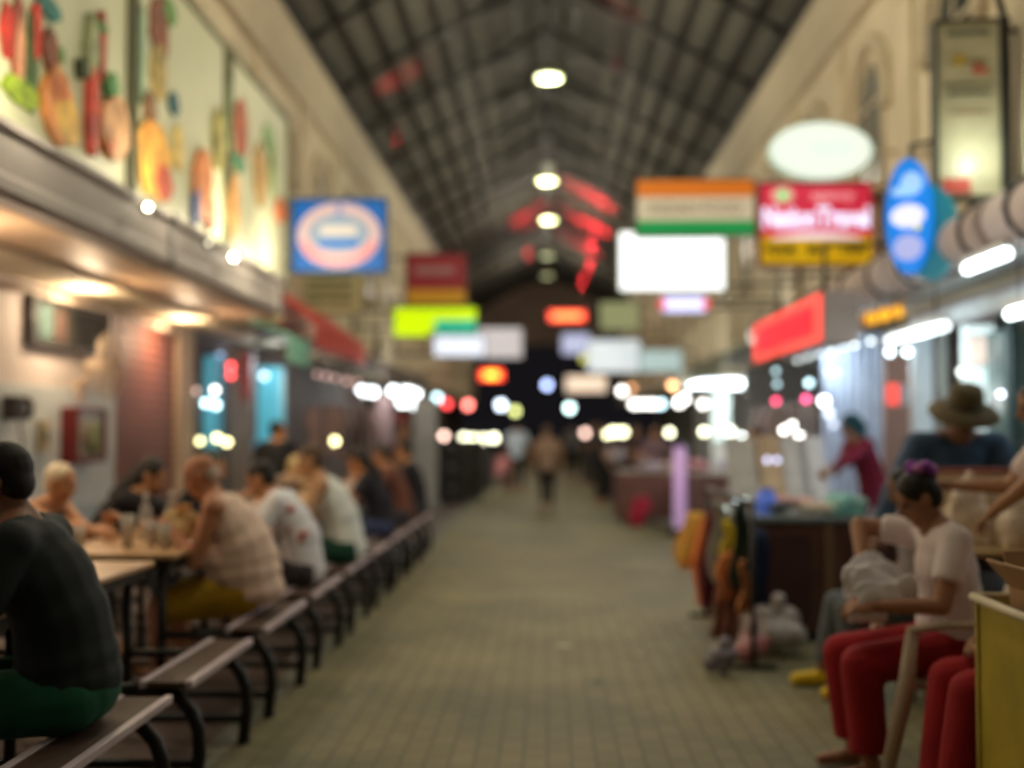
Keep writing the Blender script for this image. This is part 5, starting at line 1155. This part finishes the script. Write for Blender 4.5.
# litter on the pavement
for k, (px, py, r_) in enumerate(((563, 646, 0.05), (686, 631, 0.035), (640, 655, 0.03), (597, 682, 0.02))):
    p = atz(px, py, 0.003); q = G(); r3 = random.Random(k)
    q.prism([(r_*math.cos(j*0.9)*(0.7+0.5*r3.random()), r_*1.4*math.sin(j*0.9)*(0.7+0.5*r3.random())) for j in range(7)], 'z', 0, 0.006)
    o = q.build('litter_scrap', col((0.50, 0.45, 0.32) if k != 3 else (0.04, 0.04, 0.03), 0.6), None); o.location = p; tag(o, ['pale flattened scrap lying mid-aisle', 'small pale scrap nearer the rubbish bags', 'tiny beige scrap on the pavers', 'small dark spot of litter on the near pavers'][k], 'litter')
# ------------------------------------------------------------ people
SK = (0.42, 0.21, 0.11)
def sw(px, py, Y): return tuple(at(px, py, Y))
# man in green shorts
t, k = person('man seen from behind in a dark grey t-shirt and green shorts at the left edge', (-1.555, 3.92, 0.585), 186, s=1.09, g=1.13, belly=1.10, lean=9, curve=14, hp=14,
    hands=((-2.02, 3.62, 0.86), (-2.02, 4.15, 0.86)), feet=((-1.98, 3.76, 0.08), (-1.98, 4.06, 0.08)), hem=False, skin=(0.26, 0.12, 0.07), topc=(0.016, 0.022, 0.024), bottom='shorts', botc=(0.015, 0.13, 0.07), hair=(0.012, 0.010, 0.010), vox=0.0065, shoe=(0.03, 0.03, 0.03), footdir=(-1, 0, 0))
# bald man in cream tank top
t, k = person('bald heavy man in a cream tank top and ochre shorts eating at the picnic table', (-1.61, 6.42, 0.585), 183, s=1.0, g=1.28, belly=1.45, lean=6, curve=22, hp=18,
    hands=((-1.97, 6.28, 0.90), (-1.95, 6.52, 0.92)), elbows=((0.2, -0.4, -0.8), (0.2, 0.3, -0.8)), feet=((-2.02, 6.25, 0.08), (-2.02, 6.65, 0.08)), skin=(0.50, 0.22, 0.12), top='tank', topc=(0.90, 0.67, 0.55), bottom='shorts', botc=(0.55, 0.33, 0.015), hair=(0.5, 0.42, 0.36), hairstyle='rim', vox=0.0085, shoe=(0.1, 0.06, 0.04), footdir=(-1, 0, 0), curl=0.7)
# white haired man opposite
t, k = person('white-haired bare-armed man in a black vest leaning on the far side of the table', (-3.10, 6.95, 0.56), -12, s=0.97, g=1.1, belly=1.2, lean=16, curve=18, hp=10,
    hands=((-2.52, 6.85, 0.90), (-2.48, 6.5, 0.88)), feet=((-2.45, 6.95, 0.08), (-2.45, 6.6, 0.08)), skin=(0.58, 0.28, 0.14), top='tank', topc=(0.02, 0.02, 0.02), bottom='shorts', botc=(0.05, 0.05, 0.06), hair=(0.85, 0.68, 0.48), hairstyle='short', vox=0.010)
# black clad diner
t, k = person('diner in black bending low over the table behind the bald man', (-2.92, 7.75, 0.56), 2, s=1.02, g=1.15, lean=20, curve=16, hp=20,
    hands=((-2.25, 7.55, 0.88), (-2.25, 7.95, 0.88)), feet=((-2.4, 7.6, 0.08), (-2.4, 7.9, 0.08)), skin=SK, top='long', topc=(0.012, 0.012, 0.014), botc=(0.02, 0.02, 0.025), hairstyle='long', vox=0.012)
# white T-shirt with red marks
t, k = person('man in a white t-shirt with red spots and black hair, hunched on the bench', (-1.53, 7.55, 0.56), 178, s=0.98, g=1.0, belly=1.05, lean=6, curve=26, hp=28,
    hands=((-2.0, 7.35, 0.88), (-2.0, 7.75, 0.88)), feet=((-1.98, 7.42, 0.08), (-1.98, 7.7, 0.08)), skin=SK, topc=(0.84, 0.84, 0.90), topvar=0.05, botc=(0.06, 0.05, 0.06), bottom='shorts', vox=0.010, footdir=(-1, 0, 0))
q = G()
for (a, z, r_) in ((-0.06, 0.14, 0.024), (0.02, 0.13, 0.02), (-0.05, -0.04, 0.022), (0.0, -0.08, 0.018), (0.05, -0.01, 0.018)):
    c = k['mid'] - k['org'] + k['t2']*(z+0.06) - k['f2']*0 + k['r']*(-0.105 + abs(a)*0.2) + k['f']*(-0.03+a*0.8); q = G(); q.ell(c + k['r']*(-0.055), (r_, 0.022, r_), None, 10); q.build('red_spot', col((0.62, 0.10, 0.10), 0.8), t)

# white tank top man
t, k = person('man in a white tank top and dark green shorts with short brown hair', (-1.48, 8.85, 0.57), 180, s=1.05, g=1.05, belly=1.05, lean=10, curve=18, hp=14,
    hands=((-1.98, 8.6, 0.88), (-1.98, 9.0, 0.88)), feet=((-1.98, 8.7, 0.08), (-1.98, 9.0, 0.08)), skin=(0.45, 0.25, 0.13), top='tank', topc=(0.80, 0.84, 0.80), bottom='shorts', botc=(0.01, 0.07, 0.04), hair=(0.10, 0.06, 0.035), vox=0.011, footdir=(-1, 0, 0))
# others on the left
LP = [
 ('dark-haired diner in black with orange-brown arms beyond the man in the white tank top', (-1.50, 11.0, 0.56), 180, dict(lean=8, curve=20, hp=15, skin=(0.50, 0.22, 0.10), topc=(0.02, 0.02, 0.03), hairstyle='long', hands=((-1.95, 10.8, 0.9), (-1.95, 11.2, 0.9)), botc=(0.05, 0.07, 0.16))),
 ('diner with light hair leaning over the table from the far bench', (-2.86, 11.9, 0.55), 0, dict(lean=24, curve=20, hp=15, skin=(0.6, 0.38, 0.2), topc=(0.35, 0.25, 0.18), hair=(0.65, 0.50, 0.25), hands=((-2.2, 11.7, 0.9), (-2.2, 12.1, 0.9)))),
 ('diner in a brown top at the second farthest picnic table', (-1.50, 12.5, 0.56), 180, dict(lean=10, curve=15, hp=10, skin=SK, topc=(0.16, 0.06, 0.04), hands=((-1.95, 12.3, 0.9), (-1.95, 12.7, 0.9)))),
 ('diner in a black shirt at the farthest picnic table', (-1.48, 13.7, 0.56), 180, dict(lean=4, curve=12, hp=10, skin=SK, topc=(0.02, 0.02, 0.025), hands=((-1.95, 13.5, 0.9), (-1.95, 13.9, 0.9)))),
 ('diner in a dark blue shirt on the far bench behind the white tank top', (-2.86, 9.3, 0.55), 0, dict(lean=12, curve=18, hp=10, skin=(0.48, 0.22, 0.10), topc=(0.015, 0.016, 0.022), hands=((-2.4, 9.1, 0.9), (-2.4, 9.5, 0.9)))),
]
for lab, P, a, kw in LP:
    fx = P[0] + (-0.45 if a == 180 else 0.45)
    person(lab, P, a, s=0.97, vox=0.013, feet=((fx, P[1]-0.14, 0.08), (fx, P[1]+0.14, 0.08)), **kw)
person('dark-haired person in black standing by the aqua displays on the left', (-2.95, 13.0, 0.82), 100, s=0.93, stand=True, skin=(0.55, 0.24, 0.09), top='long', topc=(0.012, 0.012, 0.014), botc=(0.02, 0.02, 0.02), vox=0.013, hy=-60, lean=4)

# ---- right side
# seated woman
wp = V((1.66, 5.05, 0.545))
t, k = person('woman in a white t-shirt and red trousers sitting with a white cloth in her hands', wp, 183, s=0.95, g=1.04, belly=1.08, lean=-3, curve=13, hp=30,
    hands=(sw(876, 606, 4.85), sw(862, 566, 5.12)), elbows=((0.5, -0.5, -0.8), (-0.4, 0.7, 0.5)), feet=((1.30, 4.92, 0.08), (1.30, 5.18, 0.08)), skin=(0.38, 0.18, 0.10), topc=(0.86, 0.75, 0.75), topvar=0.05, bottom='trousers', botc=(0.33, 0.008, 0.014), hairstyle='bun', vox=0.0065, footdir=(-1, -0.1, 0), curl=0.5)
WK = k
hh = k['H'] + k['hu']*0.10 - k['hF']*0.075
t = thing('hair_flower', 'purple flower scrunchie in the hair bun of the woman in white', 'scrunchie', hh)
rr = random.Random(3)
for j in range(9):
    a = j*2*PI/9; q = G(); q.ell((0.035*math.cos(a), 0.035*math.sin(a), 0.012*math.sin(3*a)), (0.034, 0.026, 0.024), Matrix.Rotation(a, 3, 'Z'), 10); q.build('petal', col((0.30, 0.06, 0.45), 0.6) if j % 3 else col((0.50, 0.18, 0.48), 0.6), t)
q = G(); q.ell((0, 0, 0.01), (0.022, 0.022, 0.018)); q.build('centre', col((0.12, 0.02, 0.18)), t)
# cloth in her hands
wl, wr = k['W']
t = thing('white_cloth', 'crumpled white cloth held in the hands of the seated woman', 'cloth', (wr+wl)/2)
q = G(); c = V((0, 0, 0)); rr = random.Random(8)
d = (wr-wl)
for j in range(26):
    v = rr.random(); q.ell(V((0.0, 0, -0.01)) + d*(v-0.5)*0.8 + V((rr.uniform(-.09, .13), rr.uniform(-.04, .04), rr.uniform(-.05, .07))), (rr.uniform(.05, .09), rr.uniform(.008, .016), rr.uniform(.03, .07)), Matrix.Rotation(rr.uniform(0, 3), 3, 'Y'), 10)
for j in range(4): q.cap((-0.04+0.03*j, 0, -0.03), (-0.07+0.04*j, 0.0, -0.13), 0.02, 0.025)
remesh(q, 'cloth_folds', col((0.85, 0.83, 0.88), 0.8), t, 0.009, 2)
# half hidden sitter behind the bin
person('half hidden sitter in red trousers and white shirt behind the yellow bin', (2.02, 4.60, 0.54), 183, s=0.93, g=1.0, lean=2, curve=8, hp=15,
    hands=((1.72, 4.5, 0.66), (1.72, 4.72, 0.66)), feet=((1.55, 4.52, 0.08), (1.56, 4.76, 0.08)), skin=(0.36, 0.18, 0.10), topc=(0.58, 0.50, 0.50), bottom='trousers', botc=(0.40, 0.012, 0.02), hairstyle='bun', vox=0.009, footdir=(-1, 0, 0)) if False else None
person('sitter in red trousers, mostly hidden behind the yellow bin', (1.93, 4.50, 0.54), 180, s=0.88, g=0.95, lean=-2, curve=6, hp=10,
    hands=((1.66, 4.40, 0.62), (1.66, 4.62, 0.62)), feet=((1.53, 4.42, 0.08), (1.54, 4.64, 0.08)), skin=(0.36, 0.18, 0.10), topc=(0.58, 0.50, 0.50), bottom='trousers', botc=(0.33, 0.008, 0.014), hairstyle='bun', vox=0.009, footdir=(-1, 0, 0)) if False else None
# man with hat
t, k = person('man in a brimmed hat and blue denim shirt bending over the serving table', (2.39, 7.25, 0.87), -88, s=1.06, g=1.38, lean=12, curve=10, hp=26, side_lean=0, stand=True,
    hands=(sw(1000, 500, 6.75), sw(874, 540, 6.95)), elbows=((0.9, 0.3, -0.2), (-1.0, 0.2, 0.5)), feet=((2.6, 7.2, 0.08), (2.1, 7.05, 0.08)), knees=((0.2, -1, 0), (-0.3, -1, 0)), skin=(0.22, 0.11, 0.07), top='long', topc=(0.045, 0.085, 0.15), botc=(0.10, 0.12, 0.16), hair=(0.02, 0.015, 0.015), hairstyle='long', vox=0.009, shoe=(0.04, 0.04, 0.05))
H, hu, RH = k['H'] - k['hu']*0.012, k['hu'], k['RH']
t = thing('sun_hat', 'olive brown brimmed hat on the head of the man in denim', 'hat', H)
M_ = Matrix.Rotation(math.radians(10), 4, 'X')
Rz = RH.to_4x4() @ Matrix.Diagonal((0.98, 0.98, 1.2, 1))
q = G(); q.lathe([(0.098, 0.05), (0.104, 0.06), (0.099, 0.12), (0.085, 0.155), (0.04, 0.165), (0, 0.16), (0, 0.155), (0.04, 0.158), (0.08, 0.148), (0.092, 0.12), (0.095, 0.06)], n=28, M=Rz); q.build('crown', col((0.12, 0.095, 0.045), 0.9), t)
q = G(); q.lathe([(0.098, 0.055), (0.15, 0.045), (0.205, 0.015), (0.206, 0.022), (0.15, 0.053), (0.10, 0.063)], n=28, M=Rz); q.build('brim', col((0.13, 0.10, 0.05), 0.9), t)
q = G(); q.lathe([(0.1045, 0.06), (0.107, 0.062), (0.1045, 0.085), (0.101, 0.085)], n=28, M=Rz); q.build('hat_band', col((0.05, 0.04, 0.025)), t)
# seated person whose jeans and yellow shoes show
person('seated person in grey jeans and yellow shoes, mostly hidden behind the woman in white', (1.99, 6.55, 0.50), 180, s=0.95, g=0.85, lean=-2, curve=4, hp=25,
    hands=((1.80, 6.45, 0.60), (1.80, 6.7, 0.60)), feet=((1.62, 6.45, 0.08), (1.53, 6.80, 0.08)), skin=(0.30, 0.15, 0.09), topc=(0.30, 0.27, 0.28), bottom='pants', botc=(0.13, 0.15, 0.17), vox=0.011, shoe=(0.90, 0.60, 0.02), footdir=(-1, -0.2, 0))
t = thing('stool', 'low dark plastic stool under the person in grey jeans', 'stool', (2.04, 6.55, 0)); q = G(); q.lathe([(0, 0.37), (0.16, 0.37), (0.165, 0.385), (0.16, 0.40), (0, 0.40)]); q.build('seat', DARK, t)
for j in range(4): a = j*PI/2+PI/4; q = G(); q.tube([(0.12*math.cos(a), 0.12*math.sin(a), 0.38), (0.17*math.cos(a), 0.17*math.sin(a), 0)], 0.016); q.build('leg', DARK, t)
# person at the right edge
t, k = person('person in a white shirt reaching in from the right edge towards the table', (2.33, 5.50, 0.90), 168, s=0.98, g=1.15, lean=3, curve=4, hp=15, stand=True,
    hands=(sw(985, 520, 5.8), sw(955, 486, 5.95)), elbows=((0.5, -0.6, -0.7), (0.5, 0.4, -0.7)), feet=((2.29, 5.38, 0.08), (2.29, 5.62, 0.08)), knees=((-1, 0, 0), (-1, 0, 0)), skin=(0.40, 0.20, 0.10), topc=(0.78, 0.66, 0.64), topvar=0.05, bottom='pants', botc=(0.30, 0.06, 0.04), hairstyle='long', vox=0.009)
# magenta woman
t, k = person('woman in a magenta top and teal headscarf behind the stall counter', (3.02, 11.2, 0.88), 195, s=0.94, g=1.05, lean=16, curve=10, hp=8, stand=True,
    hands=(sw(815, 480, 10.6), sw(825, 492, 10.4)), knees=((-1, 0, 0), (-1, 0, 0)), feet=((3.0, 11.1, 0.08), (3.0, 11.35, 0.08)), skin=(0.28, 0.14, 0.09), top='long', topc=(0.17, 0.006, 0.03), botc=(0.15, 0.01, 0.04), hairstyle=None, vox=0.012)
q = G(); H = k['H'] - k['org']; RH = k['RH']; q.ell(H + k['hu']*0.035 - k['hF']*0.02, (0.095, 0.10, 0.098), RH); q.ell(H - k['hu']*0.01 - k['hF']*0.10, (0.06, 0.07, 0.05), RH); q.cap(H - k['hF']*0.05 - k['hu']*0.04, k['N'] - k['org'] - k['f']*0.05, 0.075, 0.07)
remesh(q, 'headscarf', col((0.01, 0.06, 0.08), 0.8), t, 0.011, 3)
# walkers and shoppers
person('person walking down the middle of the aisle in a tan top and dark trousers', (0.0+at(547, 470, 21.3).x, 21.3, 0.78), 95, s=0.93, stand=True, skin=SK, topc=(0.34, 0.22, 0.15), botc=(0.03, 0.025, 0.025), hair=(0.20, 0.12, 0.08), vox=0.016, feet=((at(543, 470, 21.3).x, 21.15, 0.09), (at(551, 470, 21.3).x, 21.5, 0.08)), knees=((0, 1, 0), (0, 1, 0)))
DP = [
 (517, 28, 'distant person in a pale blue top walking away left of the aisle walker', (0.50, 0.56, 0.66), (0.03, 0.03, 0.04), 90, 1.0, True),
 (500, 27, 'distant crouching person in pink beside the dark crates', (0.45, 0.16, 0.17), (0.2, 0.1, 0.1), 60, 0.8, False),
 (572, 34, 'distant person in dark clothes just right of the aisle walker', (0.10, 0.10, 0.11), (0.02, 0.02, 0.02), 90, 1.0, True),
 (590, 30, 'distant shopper in charcoal at the far right stalls', (0.05, 0.045, 0.05), (0.02, 0.02, 0.02), 0, 1.0, True),
 (598, 23, 'shopper in black standing at the dark stall', (0.03, 0.025, 0.03), (0.015, 0.015, 0.015), 20, 0.96, True),
 (630, 21.5, 'shopper in dark brown left of the crimson heap', (0.08, 0.045, 0.04), (0.03, 0.02, 0.02), 0, 0.95, True),
 (655, 21, 'shopper in mauve behind the brown skirted stall', (0.25, 0.15, 0.17), (0.05, 0.03, 0.03), -90, 0.93, True),
 (760, 13.5, 'vendor in pale lilac behind the pink clothes stall', (0.50, 0.42, 0.52), (0.1, 0.08, 0.1), 200, 0.9, True),
 (425, 24, 'vendor in dusky pink beside the dark crates on the left', (0.40, 0.22, 0.22), (0.08, 0.05, 0.06), 0, 0.95, True),
 (396, 17.5, 'person in brown standing just past the last picnic table', (0.14, 0.07, 0.06), (0.03, 0.02, 0.02), 0, 0.95, True),
]
for px, Y, lab, tc, bc, a, s_, st in DP:
    x = at(px, 430, Y).x
    if st: person(lab, (x, Y, 0.85*s_), a, s=s_, stand=True, skin=SK, topc=tc, botc=bc, vox=0.018, eyes=False, shoe=None)
    else: person(lab, (x, Y, 0.42), a, s=s_, lean=20, skin=SK, topc=tc, botc=bc, vox=0.018, eyes=False)
# second sitter
ca, sa = math.cos(PI), math.sin(PI)
person('sitter in red trousers mostly hidden behind the yellow bin', (1.93, 4.46, 0.55), 180, s=0.98, g=0.95, lean=-5, curve=3, hp=5,
    hands=((1.66, 4.38, 0.66), (1.66, 4.58, 0.66)), feet=((1.45, 4.36, 0.08), (1.46, 4.58, 0.08)), skin=(0.36, 0.18, 0.10), topc=(0.58, 0.50, 0.50), bottom='trousers', botc=(0.33, 0.008, 0.014), hairstyle='bun', vox=0.010, footdir=(-1, 0, 0))
# ------------------------------------------------------------ world and fill lights by the stalls
w = bpy.data.worlds.new('night'); scene.world = w; w.use_nodes = True
w.node_tree.nodes['Background'].inputs['Color'].default_value = (0.4, 0.36, 0.42, 1)
w.node_tree.nodes['Background'].inputs['Strength'].default_value = 0.02
light('stall_lamp', 'POINT', (1.6, 7.9, 2.4), 22, (1.0, 0.93, 0.84), 0.15)  # added to brighten the hanging garments and counter goods
light('stall_lamp', 'POINT', (2.9, 9.6, 2.0), 16, (0.82, 0.95, 1.0), 0.2)
light('stall_lamp', 'POINT', (2.9, 12.6, 2.15), 16, (0.82, 0.95, 1.0), 0.2)
light('stall_lamp', 'POINT', (4.6, 10.5, 2.3), 26, (0.80, 0.93, 1.0), 0.2)
light('stall_lamp', 'POINT', (4.6, 6.5, 2.3), 20, (0.85, 0.95, 1.0), 0.2)
light('stall_lamp', 'POINT', (2.8, 17.5, 2.2), 60, (0.95, 1.0, 0.95), 0.2)
light('stall_lamp', 'POINT', (2.6, 24.0, 2.2), 80, (1.0, 0.98, 0.9), 0.2)
light('stall_lamp', 'POINT', (-2.8, 19.0, 2.2), 50, (1.0, 0.92, 0.85), 0.2)
light('stall_lamp', 'POINT', (-2.8, 26.0, 2.2), 80, (0.95, 1.0, 0.95), 0.2)
light('stall_lamp', 'POINT', (-3.6, 16.0, 2.3), 16, (0.8, 0.9, 1.0), 0.2)
scene.view_settings.view_transform = 'Standard'
scene.view_settings.look = 'None'
scene.view_settings.gamma = 1.0
scene.view_settings.use_curve_mapping = False
scene.view_settings.exposure = -0.12
scene.cycles.max_bounces = 6
scene.cycles.diffuse_bounces = 3
scene.cycles.transparent_max_bounces = 12
scene.cycles.use_denoising = True
scene.cycles.sample_clamp_indirect = 4.0
scene.cycles.sample_clamp_direct = 0.0
